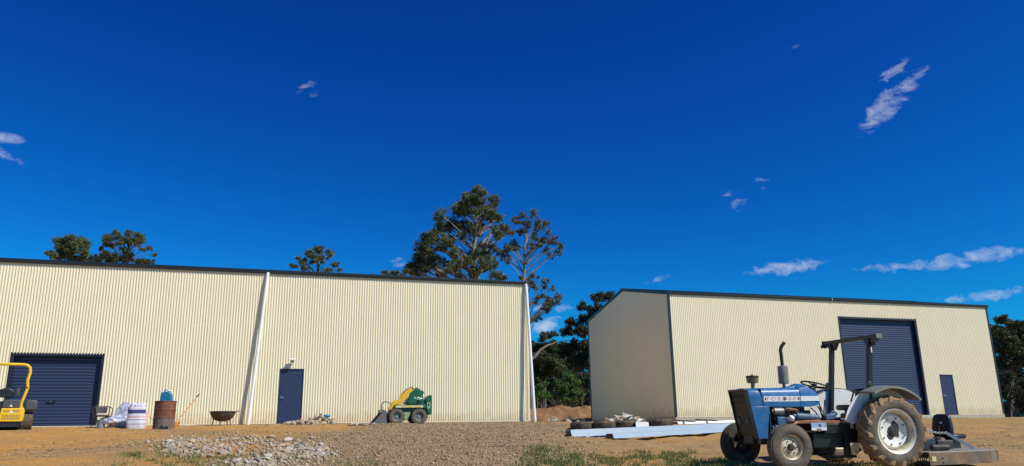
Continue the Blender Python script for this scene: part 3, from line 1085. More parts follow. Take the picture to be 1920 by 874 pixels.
# steering wheel and dash, seat
cst = Vector((.875, 0, 1.43))
tilt = Vector((-.27, 0, 1)).normalized()
uu = Vector((1, 0, .27)).normalized()
ring = [cst + uu * (math.cos(2 * math.pi * k / 30) * .235) + Vector((0, 1, 0)) * (math.sin(2 * math.pi * k / 30) * .235) for k in range(30)]
sw = MB().tube(ring, .015, 8, closed=True)
steer = sw.build('steering_wheel', 'black', tr)
sp = MB()
for k in range(3):
    a = 2 * math.pi * k / 3 + .5
    sp.cyl(cst - tilt * .03, cst + uu * (math.cos(a) * .23) + Vector((0, math.sin(a) * .23, 0)), .010)
sp.cyl(cst - tilt * .06, cst + tilt * .015, .045).cyl(cst - tilt * .05, cst - tilt * .05 + Vector((.16, 0, -.22)), .028)
sp.build('steering_spokes', 'black', steer)
MB().loft([[(1.04, -.16, 1.25), (1.04, .16, 1.25), (1.08, .16, 1.38), (1.08, -.16, 1.38)], [(.93, -.13, 1.26), (.93, .13, 1.26), (.94, .13, 1.40), (.94, -.13, 1.40)]]).build('instrument_panel', 'black', tr, bevel=.015)
st_ = MB()
st_.box((.12, 0, 1.02), (.44, .46, .10)).box((-.12, 0, 1.20), (.09, .44, .34), (0, -.15, 0))
st_.build('seat', 'vinyl', tr, bevel=.04)
MB().b2(-.02, .24, -.1, .1, .90, .98).build('seat_base', 'black_metal', tr)
# levers
for (x, y, dx) in ((.82, .10, -.05), (.74, -.06, .03)):
    MB().tube([(x, y, .84), (x + dx, y, 1.08), (x + dx * 1.2, y, 1.16)], .011, 8).build('lever', 'black_metal', tr)
# roll bar
rp = MB()
rp.b2(-.02, .08, -.80, .80, 2.225, 2.292)
roll = rp.build('roll_bar', 'black_metal', tr, bevel=.008)
for s in (1, -1):
    MB().hexa([(.265, s * .515, .80), (.185, s * .515, .80), (.185, s * .60, .80), (.265, s * .60, .80), (.085, s * .515, 2.224), (.005, s * .515, 2.224), (.005, s * .60, 2.224), (.085, s * .60, 2.224)]).build('roll_bar_post', 'black_metal', roll, bevel=.008)
    MB().prism([(s * .40, 2.223), (s * .71, 2.223), (s * .605, 2.10), (s * .5, 2.10)], 'x', -.01, .07).build('gusset', 'black_metal', roll)
    MB().b2(-.03, .09, min(s * .802, s * .815), max(s * .802, s * .815), 2.215, 2.30).build('end_plate', 'fender_grey' if s > 0 else 'black_metal', roll)
    MB().b2(.03, .13, min(s * .74, s * .80), max(s * .74, s * .80), 2.16, 2.224).build('bar_foot', 'black_metal', roll)
    b = MB().b2(.055, .075, min(s * .603, s * .612), max(s * .603, s * .612), 1.98, 2.08)
    b.build('reflector', 'decal_white', roll)
    lp = MB().lathe([(.0, -.04), (.03, -.035), (.045, 0), (.0, .01)], (.17, s * .63 if s < 0 else .63, 1.45 if s < 0 else 1.44), (-.8, .5 * s, 0), 14)
    lp.build('work_lamp', 'lens', roll)
# lower links and top link reaching back to the slasher
for s in (1, -1):
    lk = MB()
    lk.bar((-.12, s * .25, .42), (-.95, s * .36, .38), .03, .07)
    lk.bar((-.15, s * .24, .95), (-.5, s * .31, .42), .025, .03)
    lk.build('lower_link', 'black_metal', tr)
MB().cyl((-.2, 0, .86), (-.98, 0, .72), .025).build('top_link', 'black_metal', tr)
MB().cyl((-.25, 0, .55), (-1.35, 0, .43), .035).build('drive_shaft', 'black', tr)

# ------------------------------------------------------------------ slasher mower hitched behind
MT = Matrix.Translation((TRX, TRY, TRZ)) @ Matrix.Rotation(math.pi + .2158, 4, 'Z') @ Matrix.Rotation(R(-1.6), 4, 'X')
sl = thing('slasher_mower', 'low grey steel slasher mower deck behind the tractor', 'mower', MT @ Vector((-1.6, 0, 0)), math.pi + .2158)
sl.rotation_euler.x = R(-1.6)
dk = MB()
dk.loft([[(.97, -.80, .235), (.97, .80, .235), (.97, .80, .25), (.97, -.80, .25)], [(-.30, -.80, .25), (-.30, .80, .25), (-.30, .80, .265), (-.30, -.80, .265)], [(-.75, -.45, .24), (-.75, .45, .24), (-.75, .45, .255), (-.75, -.45, .255)]])
deck = dk.build('deck', 'slasher_grey', sl, bevel=.004)
for s in (1, -1):
    sk = MB()
    sk.hexa([(.965, s * .80, .03), (-.30, s * .80, .05), (-.30, s * .785, .05), (.965, s * .785, .03), (.97, s * .80, .233), (-.30, s * .80, .248), (-.30, s * .785, .248), (.97, s * .785, .233)])
    skirt = sk.build('side_skirt', 'slasher_side', deck, bevel=.004)
    MB().hexa([(-.30, s * .80, .06), (-.75, s * .45, .06), (-.75, s * .435, .06), (-.30, s * .785, .06), (-.30, s * .80, .248), (-.75, s * .45, .238), (-.75, s * .435, .238), (-.30, s * .785, .248)]).build('side_skirt', 'slasher_side', deck)
    MB().b2(.84, .92, min(s * .801, s * .806), max(s * .801, s * .806), .10, .18).build('reflector', 'decal_cream', skirt)
    MB().cyl((.70, s * .80, .15), (.70, s * .81, .15), .012).cyl((.70, s * .80, .08), (.70, s * .81, .08), .012).build('bolt', 'black', skirt)
MB().b2(.972, .985, -.78, .78, .15, .245).build('front_lip', 'black_metal', deck)
for k in range(30):
    y = -.74 + k * 1.48 / 29
    MB().tube([(.978, y, .148), (.982, y, .09), (.978, y + .004, .03)], .009, 6).build('guard_chain', 'black_metal', deck)
MB().b2(-.78, -.755, -.45, .45, .05, .245).build('rear_skirt', 'slasher_side', deck)
gbx = MB().b2(-.12, .22, -.16, .16, .26, .42).lathe([(.13, .42), (.10, .47), (0, .48)], (.05, 0, 0), (0, 0, 1), 18).cyl((.2, 0, .36), (.42, 0, .38), .06)
gbx.build('gearbox', 'engine_dark', sl, bevel=.02)
af = MB()
for s in (1, -1):
    af.bar((.80, s * .34, .26), (.72, s * .06, .80), .05, .03)
af.bar((.72, -.08, .80), (.72, .08, .80), .05, .05)
af.build('headstock', 'slate_blue', sl)
MB().b2(.48, .84, .10, .42, .27, .47).build('hitch_box', 'slate_blue', sl, bevel=.015)
MB().bar((.20, .40, .55), (-.14, .60, .285), .035, .055).build('brace_arm', 'zinc', sl)
roller_t = MB().cyl((.66, .52, .315), (.36, .56, .315), .055).cyl((.665, .519, .315), (.68, .517, .315), .035)
roller_t.build('drive_roller', 'engine_dark', sl)
ch = MB()
a_, b_ = Vector((.68, .32, .68)), Vector((.20, .40, .56))
NL = 15
for k in range(NL):
    f = (k + .5) / NL
    p = a_.lerp(b_, f) - Vector((0, 0, .05 * math.sin(math.pi * f)))
    dr_ = (b_ - a_).normalized()
    sdv = dr_.cross(Vector((0, 0, 1))).normalized() if k % 2 else Vector((0, 0, 1)).cross(dr_.cross(Vector((0, 0, 1)))).normalized() * 0 + Vector((0, 0, 1))
    lnk = [p + dr_ * (math.cos(q * math.pi / 5) * .026) + sdv * (math.sin(q * math.pi / 5) * .016) for q in range(10)]
    ch.tube(lnk, .006, 5, closed=True)
ch.build('lift_chain', 'zinc', sl)

# black seat riding on the slasher
se = thing('vinyl_seat', 'black vinyl machine seat with an orange tag, standing on the slasher deck', 'seat', MT @ Vector((-1.70, -.02, .482)), math.pi + .2158 + .25)
se.rotation_euler.x = R(-1.6)
bk = MB()
bpoly = []
for (y, z) in ((-.17, .0), (-.205, .06), (-.20, .16), (-.175, .33), (-.14, .385), (-.07, .405), (.07, .405), (.14, .385), (.175, .33), (.20, .16), (.205, .06), (.17, .0)):
    bpoly.append((y, z))
rings = []
for (x, sc, dz) in ((-.02, .88, .012), (.0, 1.0, 0), (.05, 1.0, 0), (.075, .9, .012)):
    rings.append([(x - .0 + .12 * (.2 - z) * .6, y * sc, .2 + (z - .2) * sc) for (y, z) in bpoly])
bk.loft(rings)
back = bk.build('backrest', 'vinyl', se, smooth=50, bevel=.012)
MB().box((.085, 0, .15), (.015, .22, .16), (0, -.07, 0)).build('back_panel', 'black_metal', back, bevel=.01)
MB().box((.096, -.02, .13), (.006, .022, .10), (0, -.07, 0)).build('orange_tag', 'orange_wood', back)
MB().box((.094, .02, .245), (.006, .05, .03), (0, -.07, 0)).build('white_tag', 'decal_white', back)
MB().box((-.16, 0, .0), (.38, .42, .09)).build('seat_cushion', 'vinyl', se, bevel=.04)
MB().b2(-.26, -.04, -.12, .12, -.225, -.045).build('seat_base', 'black_metal', se)


# ------------------------------------------------------------------ green mini loader
def wall_pt(x, out, z=None):
    """A point in front of the long shed's wall: x along it, out from it."""
    p = Vector((LX, LY, 0)) + DIR * x + NRM * out
    p.z = g1(p.x, p.y) if z is None else z
    return p


def small_wheel(parent, c, s, R0, w, rr, rimmat, tyremat, lugs=0):
    c = Vector(c)
    wh = MB()
    h = w / 2
    wh.lathe([(rr, s * h * .7), (rr + .012, s * h * .62), (rr - .02, s * h * .5), (rr - .04, s * h * .1), (rr * .45, s * h * .15), (rr * .4, s * h * .35), (0, s * h * .38)], c, (0, 1, 0), 24)
    wh.lathe([(rr, -s * h * .7), (rr + .01, -s * h * .6), (rr - .02, -s * h * .5), (rr - .04, s * h * .05)], c, (0, 1, 0), 24)
    o = wh.build('wheel', rimmat, parent)
    t = MB()
    t.lathe(tyre_profile(R0, w, rr), c, (0, 1, 0), 32)
    for k in range(lugs):
        for half in (-1, 1):
            a = 2 * math.pi * (k + (.5 if half > 0 else 0)) / lugs
            p = c + Vector((math.cos(a) * R0 * .985, half * w * .25, math.sin(a) * R0 * .985))
            t.box(p, (.035, w * .45, .05), (0, -a, half * .35))
    t.build('tyre', tyremat, o)
    for k in range(5):
        a = k * 2 * math.pi / 5
        q = c + Vector((math.cos(a) * rr * .6, s * h * .16, math.sin(a) * rr * .6))
        MB().cyl(q, q + Vector((0, s * .02, 0)), .012, .012, 6).build('bolt', 'steel', o)
    return o


lp_ = at(740, 795, 30.0)
lp_.z = g1(lp_.x, lp_.y) + .01
ml = thing('mini_loader', 'small green and yellow wheeled loader with grey bucket against the cream wall', 'loader', lp_, TH + math.pi)
zp = lambda zx, zy: ((490 - zx) / 419.0, (735 - zy) / 419.0)
for (x, s) in ((0, 1), (0, -1), (-.85, 1), (-.85, -1)):
    small_wheel(ml, (x, s * .40, .295), s, .285, .21, .15, 'engine_grey', 'rubber_dusty', 18)
ch_ = MB()
ch_.prism([zp(*q) for q in ((455, 475), (960, 472), (1010, 640), (960, 640), (900, 540), (600, 540), (590, 640), (640, 650), (560, 640), (470, 520))], 'y', -.28, .28)
ch_.build('chassis', 'loader_green', ml, bevel=.01)
for s in (1, -1):
    a, b = sorted((s * .285, s * .40))
    sp_ = MB().prism([zp(*q) for q in ((452, 432), (960, 428), (972, 475), (465, 478))], 'y', a, b).build('side_rail', 'loader_green', ml, bevel=.01)
    a, b = sorted((s * .401, s * .405))
    MB().prism([zp(*q) for q in ((470, 440), (910, 438), (915, 470), (480, 472))], 'y', a, b).build('side_stripe', 'decal_cream', sp_)
    mk = MB()
    rr_ = random.Random(3)
    x = 575
    while x < 895:
        wv = rr_.uniform(9, 20)
        if rr_.random() < .86:
            q0, q1 = zp(x, 444), zp(x + wv, 466)
            c0, c1 = sorted((s * .4055, s * .408))
            mk.b2(q1[0], q0[0], c0, c1, q1[1], q0[1])
        x += wv + 7
    lt_ = mk.build('stripe_lettering', 'loader_yellow', sp_)
    lt_['kind'] = 'stuff'
MB().prism([zp(*q) for q in ((610, 540), (720, 540), (690, 660), (620, 655))], 'y', -.30, .30).build('belly_plate', 'loader_pale', ml, bevel=.01)
eng = MB()
eng.prism([zp(*q) for q in ((668, 420), (662, 375), (705, 240), (765, 195), (850, 165), (880, 205), (905, 290), (815, 300), (820, 420))], 'y', -.33, .33)
cover = eng.build('engine_cover', 'loader_green', ml, bevel=.03)
MB().prism([zp(*q) for q in ((830, 420), (828, 350), (900, 330), (945, 330), (950, 425))], 'y', -.30, .30).build('tank_cover', 'loader_green', ml, bevel=.03)
MB().prism([zp(*q) for q in ((822, 420), (822, 370), (870, 370), (870, 420))], 'y', -.31, .31).build('engine_bay', 'black', ml)
MB().box((zp(860, 340)[0], .33, zp(860, 340)[1]), (.15, .05, .09)).build('muffler', 'steel', ml, bevel=.02)
MB().box((zp(782, 318)[0], .333, zp(782, 318)[1]), (.04, .01, .06)).build('sticker', 'decal_white', cover)
ct = MB()
ct.tube([(zp(840, 170)[0], .2, zp(840, 170)[1]), (zp(870, 185)[0], .2, zp(870, 185)[1]), (zp(925, 315)[0], .2, zp(925, 315)[1])], .028, 8)
ct.tube([(zp(840, 170)[0], -.2, zp(840, 170)[1]), (zp(870, 185)[0], -.2, zp(870, 185)[1]), (zp(925, 315)[0], -.2, zp(925, 315)[1])], .028, 8)
ct.box((zp(905, 240)[0], 0, zp(905, 240)[1]), (.14, .4, .16), (0, -.5, 0))
ct.build('control_console', 'loader_green', ml)
for k, (u_, v_) in enumerate(((800, 175), (825, 158), (850, 165))):
    q = zp(u_, v_)
    MB().cyl((q[0], .1 - .1 * k, q[1] - .04), (q[0] - .01, .1 - .1 * k, q[1] + .03), .018).build('lever_knob', 'black', ml)
rp_ = MB()
rp_.prism([zp(*q) for q in ((960, 330), (1000, 290), (1040, 270), (1057, 285), (1057, 575), (1010, 590), (968, 500))], 'y', -.36, .36)
rear = rp_.build('rear_guard', 'loader_green', ml, bevel=.02)
MB().prism([zp(*q) for q in ((982, 395), (1028, 392), (1030, 450), (1005, 497), (984, 460))], 'y', .362, .368).build('emblem', 'decal_cream', rear)
MB().prism([zp(*q) for q in ((990, 405), (1021, 403), (1022, 440), (1005, 470), (992, 445))], 'y', .369, .372).build('emblem_mark', 'loader_green', rear)
for s in (1, -1):
    a, b = sorted((s * .22, s * .30))
    ar = MB()
    ar.prism([zp(*q) for q in ((388, 505), (437, 392), (480, 350), (568, 340), (580, 262), (650, 192), (742, 155), (772, 178), (702, 290), (632, 348), (568, 420), (470, 424), (418, 502))], 'y', a, b)
    ar.build('loader_arm', 'loader_yellow', ml, bevel=.012)
    rm = MB()
    a, b = sorted((s * .16, s * .21))
    q0, q1 = zp(640, 410), zp(760, 200)
    rm.cyl((q0[0], s * .18, q0[1]), (q1[0], s * .18, q1[1]), .035)
    rm.build('lift_ram', 'steel', ml)
hz_ = MB()
hz_.tube([(zp(*q)[0], .19, zp(*q)[1]) for q in ((272, 505), (258, 440), (275, 395), (320, 375), (370, 382), (415, 430))], .017, 8)
hz_.build('hose', 'black', ml)
hz_ = MB()
hz_.tube([(zp(*q)[0], .31, zp(*q)[1]) for q in ((580, 262), (640, 190), (700, 158), (740, 150), (780, 190))], .012, 8)
hz_.build('hose', 'black', ml)
cp = MB()
cp.prism([zp(*q) for q in ((345, 600), (395, 500), (425, 505), (400, 660), (350, 690))], 'y', -.25, .25)
cp.build('coupler', 'black_metal', ml)
bkt = MB()
side = [zp(*q) for q in ((105, 725), (250, 552), (250, 505), (275, 500), (320, 530), (332, 735))]
for s in (1, -1):
    a, b = sorted((s * .53, s * .55))
    bkt.prism(side, 'y', a, b)
for (q0, q1) in (((105, 728), (332, 728)), ((328, 735), (318, 530)), ((318, 530), (255, 502)), ((255, 502), (252, 545))):
    p0, p1 = zp(*q0), zp(*q1)
    bkt.bar((p0[0], 0, p0[1]), (p1[0], 0, p1[1]), 1.06, .015, up=(0, 1, 0)) if False else bkt.hexa([(p0[0], -.53, p0[1]), (p1[0], -.53, p1[1]), (p1[0], .53, p1[1]), (p0[0], .53, p0[1]), (p0[0] - .005, -.53, p0[1] + .018), (p1[0] - .018, -.53, p1[1] + .005), (p1[0] - .018, .53, p1[1] + .005), (p0[0] - .005, .53, p0[1] + .018)])
bkt.build('bucket', 'bucket_steel', ml)
MB().hexa([((490 - 10) / 419, -.53, .012), ((490 - 110) / 419, -.53, .012), ((490 - 110) / 419, .53, .012), ((490 - 10) / 419, .53, .012),
           ((490 - 10) / 419, -.53, .024), ((490 - 110) / 419, -.53, .03), ((490 - 110) / 419, .53, .03), ((490 - 10) / 419, .53, .024)]).build('cutting_edge', 'black_metal', ml)

# ------------------------------------------------------------------ yellow compactor at the left edge
yp = gnd(0, 808)
yr = thing('compact_roller', 'yellow compact roller with tubular roll bar, parked before the left roller door', 'roller', yp, 0.52)
yr.scale = (yp.y / 26.2,) * 3
zq = lambda zx, zy: ((zx - 60) / 298.0, (755 - zy) / 298.0)
pn = MB()
pn.prism([zq(*q) for q in ((-120, 668), (-125, 560), (-112, 540), (235, 535), (243, 560), (240, 655), (225, 668))], 'y', -.05, .30)
body = pn.build('rear_body', 'roller_yellow', yr, bevel=.02)
MB().prism([zq(*q) for q in ((14, 600), (16, 470), (44, 470), (46, 545), (40, 600))], 'y', -.056, .1).build('body_gap', 'black', body)
MB().prism([zq(*q) for q in ((-30, 545), (-28, 440), (12, 440), (14, 590), (-10, 600))], 'y', -.07, .2).build('yellow_upright', 'roller_yellow', body, bevel=.01)
gl = MB()
for r_ in range(2):
    for k in range(13):
        x0_ = 54 + k * 12.2
        a, b = zq(x0_, 600 + r_ * 26), zq(x0_ + 5, 620 + r_ * 26)
        MB().hexa([(a[0], -.056, b[1]), (b[0], -.056, b[1]), (b[0], -.048, b[1]), (a[0], -.048, b[1]), (a[0] + .012, -.056, a[1]), (b[0] + .012, -.056, a[1]), (b[0] + .012, -.048, a[1]), (a[0] + .012, -.048, a[1])]).build('grille_slot', 'dark_grey', body)
rr_ = random.Random(11)
for k in range(9):
    if k == 4:
        continue
    a, b = zq(66 + k * 15, 575), zq(66 + k * 15 + rr_.uniform(7, 10), 557 + rr_.uniform(-3, 3))
    MB().b2(a[0], b[0], -.055, -.049, a[1], b[1]).build('lettering_mark', 'rust' if k % 3 else 'dark_grey', body)
a, b = zq(112, 580), zq(152, 566)
MB().b2(a[0], b[0], -.055, -.049, a[1], b[1]).build('warning_sticker', 'decal_white', body)
rb = MB()
path = [zq(*q) for q in ((205, 545), (205, 480), (225, 400), (240, 335), (230, 255), (244, 175), (236, 130), (210, 106), (175, 101))]
mirror = [(-x, z) for (x, z) in reversed(path)]
rb.tube([(x, .12, z) for (x, z) in path + mirror], .048, 12)
rbar = rb.build('roll_bar', 'roller_yellow', yr)
for s in (1, -1):
    q = zq(238, 335)
    MB().box((s * q[0], .12, q[1]), (.12, .11, .04)).build('hinge_collar', 'roller_yellow', rbar, bevel=.01)
    MB().cyl((s * q[0] - .07, .06, q[1] + .02), (s * q[0] + .03, .06, q[1] + .02), .012).build('hinge_pin', 'black', rbar)
    gq = MB()
    a, b = zq(240, 560), zq(342, 455)
    x0_, x1_ = sorted((s * a[0], s * b[0]))
    gq.b2(x0_, x1_, -.02, .75, a[1], b[1])
    gq.build('mudguard', 'dark_grey', yr, bevel=.05)
    c = Vector((s * (zq(268, 0)[0]), .32, .315))
    t = MB()
    t.lathe([(.10, -.17), (.24, -.175), (.29, -.165), (.312, -.14), (.315, 0), (.312, .14), (.29, .165), (.24, .175), (.10, .17)], c, (1, 0, 0), 32, cap=True)
    t.build('drive_tyre', 'rubber', yr)
sb = MB()
sp_ = [(math.cos(a) * .26, math.sin(a) * .2) for a in [k * math.pi / 10 for k in range(-2, 13)]]
sb.prism([(x, zq(0, 410)[1] + .05 + z) for (x, z) in sp_], 'y', .18, .26)
sb.build('seat_back', 'vinyl', yr, bevel=.03)
MB().b2(-.24, .24, .2, .6, .86, .96).build('seat_cushion', 'vinyl', yr, bevel=.03)
a, b = zq(48, 533), zq(196, 455)
MB().b2(a[0], b[0], -.02, .4, a[1], b[1]).build('console_box', 'dark_grey', yr, bevel=.02)
MB().prism([zq(*q) for q in ((112, 522), (122, 498), (136, 522))], 'y', -.028, -.022).build('warning_sticker', 'decal_white', yr)
MB().box((zq(158, 370)[0], .3, zq(158, 370)[1]), (.10, .08, .26)).build('control_stalk', 'dark_grey', yr, bevel=.02)
MB().b2(-.55, .52, 0.0, 1.6, .12, .30).build('under_frame', 'black', yr)
MB().b2(-.5, .5, .62, 1.9, .30, .85).build('front_body', 'roller_yellow', yr, bevel=.04)
MB().lathe([(0, -.5), (.3, -.5), (.33, -.47), (.33, .47), (.3, .5), (0, .5)], (0, 1.95, .335), (1, 0, 0), 36).build('front_drum', 'bucket_steel', yr)

# ------------------------------------------------------------------ small things along the wall
WRZ = TH
# black metal armchair
cpos = at(188, 799, 27.4)
cpos.z = LZ - .015 if False else g1(cpos.x, cpos.y)
chair = thing('outdoor_chair', 'black metal outdoor chair with woven back, beside the left roller door', 'chair', cpos, TH + .25)
st = MB()
st.box((0, 0, .40), (.46, .44, .03))
st.build('seat', 'wicker', chair, bevel=.01)
bk_ = MB()
rings = []
for z, wv, y in ((.50, .15, .215), (.58, .165, .235), (.68, .185, .255), (.715, .18, .265)):
    rings.append([(-wv, y - .03, z), (0, y, z), (wv, y - .03, z), (wv, y - .02, z), (0, y + .012, z), (-wv, y - .02, z)])
bk_.loft(rings)
bk_.build('backrest', 'wicker', chair)
for s in (1, -1):
    MB().tube([(s * .30, -.24, 0), (s * .27, -.21, .35), (s * .31, -.17, .58), (s * .32, -.05, .645), (s * .30, .12, .68), (s * .20, .25, .735)], .014, 8).build('arm', 'black', chair)
    MB().tube([(s * .27, .26, 0), (s * .24, .2, .4), (s * .23, .24, .72)], .014, 8).build('leg', 'black', chair)
MB().tube([(-.22, .24, .73), (0, .27, .74), (.22, .24, .73)], .014, 8).build('top_rail', 'black', chair)
MB().tube([(-.265, -.2, .38), (.265, -.2, .38)], .012, 8).build('front_rail', 'black', chair)
b0 = cpos + NRM * .0 + DIR * .02
bucket = thing('paint_bucket', 'grey-blue plastic bucket standing under the black chair', 'bucket', (b0.x, b0.y, g1(b0.x, b0.y)), 0)
MB().lathe([(0, 0), (.115, 0), (.14, .25), (.148, .25), (.148, .27), (.135, .27), (.13, .245), (0, .24)], (0, 0, 0), (0, 0, 1), 20).build('pail', 'bucket_blue', bucket)
MB().tube([(-.14, 0, .26), (-.13, -.1, .2), (0, -.15, .16), (.13, -.1, .2), (.14, 0, .26)], .006, 6).build('bail_handle', 'steel', bucket)
b1 = cpos + DIR * .02 - NRM * .02
cl_ = MB().box((b1.x, b1.y - .0, b1.z + .445), (.34, .3, .06), (0, 0, TH)).build('folded_cloth', 'board_pink', None, bevel=.02)
tag(cl_, 'pale folded cloth lying on the seat of the black chair', 'cloth')


def crumpled(name, label, cat, pos, size, seed, material, rz=0.0, amp=.16, sub=4):
    t = thing(name, label, cat, pos, rz, 'plastic bags between the chair and the drum')
    mb = MB()
    bm = bmesh.new()
    bmesh.ops.create_icosphere(bm, subdivisions=sub, radius=1)
    rr = random.Random(seed)
    pl = [(Vector((rr.gauss(0, 1), rr.gauss(0, 1), rr.gauss(0, 1))).normalized(), rr.uniform(.72, .98)) for _ in range(26)]
    vs = []
    for v in bm.verts:
        p = v.co.copy()
        p = Vector((math.copysign(abs(p.x) ** .7, p.x), math.copysign(abs(p.y) ** .7, p.y), math.copysign(abs(p.z) ** .7, p.z)))
        for n, d in pl:                      # facets, as of stiff plastic pushed in
            e = p.dot(n)
            if e > d * 1.1:
                p -= n * (e - d * 1.1) * 1.3
        p *= 1 + amp * .5 * math.sin(p.x * 9 + seed) * math.sin(p.z * 11 + seed * 2) * math.sin(p.y * 8)
        vs.append((p.x * size[0] / 2, p.y * size[1] / 2, max(0, (p.z + .9) * size[2] / 1.9)))
    fs = [tuple(q.index for q in f.verts) for f in bm.faces]
    bm.free()
    mb.add(vs, fs)
    mb.build('bag_skin', material, t, smooth=25)
    return t


q = at(217, 799, 27.6)
q.z = g1(q.x, q.y) - .01
crumpled('plastic_bundle', 'low silvery plastic bundle slumped on the ground beside the chair', 'bundle', q, (.95, .5, .48), 4, 'foil', TH)
q = at(231, 799, 27.75)
q.z = g1(q.x, q.y) - .01
crumpled('plastic_bundle', 'tall silvery plastic bundle leaning on the wall left of the striped bag', 'bundle', q, (.60, .40, .92), 9, 'foil', TH)
q = at(254, 800, 27.2)
q.z = g1(q.x, q.y) - .01
bag = thing('striped_bag', 'upright white bag with blue and pink bands beside the rusty drum', 'bag', q, TH, 'plastic bags between the chair and the drum')


def bag_ring(z, e=0.0, n=36):
    k = 1 + .05 * math.sin(z * 9) - .10 * max(0, (z - .62) / .15) ** 2 - .05 * max(0, .1 - z) * 8
    out = []
    for j in range(n):
        a = 2 * math.pi * j / n
        w_ = 1 + .022 * math.sin(5 * a + z * 7) + .015 * math.sin(9 * a - z * 13)
        out.append((math.copysign(abs(math.cos(a)) ** .7, math.cos(a)) * (.29 * k * w_ + e), math.copysign(abs(math.sin(a)) ** .7, math.sin(a)) * (.20 * k * w_ + e), z))
    return out


MB().loft([bag_ring(.025 * i) for i in range(31)]).build('bag_skin', 'bag_white', bag, smooth=50)
for (z0, z1, m) in ((.52, .64, 'bag_blue'), (.385, .42, 'bag_pink'), (.30, .315, 'bag_blue'), (.155, .17, 'bag_blue')):
    MB().loft([bag_ring(z0 + (z1 - z0) * i / 4, .004) for i in range(5)], cap=False).build('printed_band', m, bag, smooth=50)
mb = MB()
for j in range(6):
    a = j * 1.3
    mb.blob((math.cos(a) * .17, math.sin(a) * .08, .78 + .04 * (j % 2)), (.11, .07, .07), j, .4, 2)
mb.build('gathered_top', 'bag_white', bag)
q = at(270, 799, 27.7)
bp_ = Vector((q.x, q.y, g1(q.x, q.y)))
brd = MB()
brd.hexa([(-.09, -.20, 0), (.09, -.20, 0), (.09, -.18, 0), (-.09, -.18, 0), (-.05, .16, .50), (.13, .16, .50), (.13, .18, .50), (-.05, .18, .50)])
o = brd.build('leaning_board', 'board_pink', None)
o.location, o.rotation_euler = bp_, (0, 0, TH)
tag(o, 'short pinkish board leaning between the striped bag and the rusty drum', 'board')
o = MB().cyl((-.25, .25, .55), (.35, -.12, .02), .012).build('thin_rod', 'timber', None)
o.location, o.rotation_euler = at(278, 799, 27.75), (0, 0, TH)
o.location.z = g1(o.location.x, o.location.y)
tag(o, 'thin pale rod slanting down behind the rusty drum', 'rod')

# rusty drum
q = at(306, 805, 26.3)
dz = g1(q.x, q.y) - .01
drum = thing('steel_drum', 'rusty red-brown steel drum with grey scorched foot', 'drum', (q.x, q.y, dz), .4)
pr = lambda z0, z1, extra: [(.335, z0)] + extra + [(.335, z1)]
d1 = MB().lathe([(.335, .36), (.347, .372), (.347, .385), (.335, .397), (.335, .62), (.348, .632), (.348, .648), (.335, .66), (.335, .90), (.347, .905), (.347, .925), (.33, .925), (.325, .90), (.325, .38)], (0, 0, 0), (0, 0, 1), 40)
d1.build('drum_shell', 'drum_rust', drum)
MB().lathe([(.345, 0), (.345, .02), (.335, .03), (.335, .36), (.325, .37), (.325, .03), (0, .03)], (0, 0, 0), (0, 0, 1), 40).build('scorched_base', 'drum_ash', drum)
MB().lathe([(.326, .84), (.0, .845)], (0, 0, 0), (0, 0, 1), 30).build('lid', 'drum_rust', drum)
MB().prism([(-.13, .02), (.16, .02), (.12, .12), (.02, .07), (-.06, .14)], 'y', -.349, -.30).build('air_hole', 'black', drum)
# blue jerrycan on the drum
jc = thing('jerry_can', 'blue plastic jerrycan standing on top of the rusty drum', 'can', (q.x + .02, q.y, dz + .845), .25)
jb = MB().prism([(-.20, 0), (.21, 0), (.14, .34), (.05, .40), (-.08, .38), (-.19, .33)], 'y', -.12, .12)
jb.build('can_body', 'jerry_blue', jc, bevel=.03)
MB().tube([(-.12, 0, .36), (-.08, 0, .44), (.02, 0, .46), (.09, 0, .38)], .022, 8).build('can_handle', 'jerry_blue', jc)
MB().box((-.15, 0, .38), (.10, .16, .06), (0, -.3, 0)).build('can_neck', 'jerry_cap', jc, bevel=.015)
MB().box((.05, -.01, .425), (.14, .15, .05), (0, .3, 0)).build('white_rag', 'decal_white', jc, bevel=.015)

# orange squeegee leaning on the wall
q = at(328, 799, 27.9)
sq = thing('floor_squeegee', 'orange handled squeegee leaning against the wall right of the drum', 'squeegee', (q.x, q.y, g1(q.x, q.y)), TH)
hp0, hp1 = Vector((.02, 0, .12)), Vector((.66, .62, 1.16))
MB().cyl(hp0, hp0.lerp(hp1, .88), .020).build('handle', 'orange_wood', sq)
MB().cyl(hp0.lerp(hp1, .88), hp1, .023).build('grip', 'black', sq)
MB().box((0, 0, .09), (.20, .10, .16)).build('head', 'orange', sq, bevel=.02)
MB().box((.02, -.01, .015), (.26, .05, .03)).build('rubber_blade', 'black', sq)

# iron fire bowl
q = at(416, 797, 28.4)
fb = thing('fire_bowl', 'dark iron fire bowl on short legs in front of the cream wall', 'fire bowl', (q.x, q.y, g1(q.x, q.y)), .2)
prof = [(0, .13), (.12, .135), (.25, .18), (.36, .27), (.42, .38), (.445, .47), (.46, .475), (.455, .485), (.43, .48), (.40, .38), (.34, .285), (.24, .20), (0, .155)]
MB().lathe(prof, (0, 0, 0), (0, 0, 1), 36).build('bowl', 'bowl_iron', fb)
MB().lathe([(.445, .462), (.468, .468), (.47, .482), (.445, .49)], (0, 0, 0), (0, 0, 1), 36).build('rim', 'bowl_iron', fb)
for a in (-2.6, -1.6, -.5, 1.2):
    MB().tube([(math.cos(a) * .34, math.sin(a) * .34, .27), (math.cos(a) * .33, math.sin(a) * .33, .12), (math.cos(a) * .36, math.sin(a) * .36, .0)], .018, 6).build('leg', 'black_metal', fb)
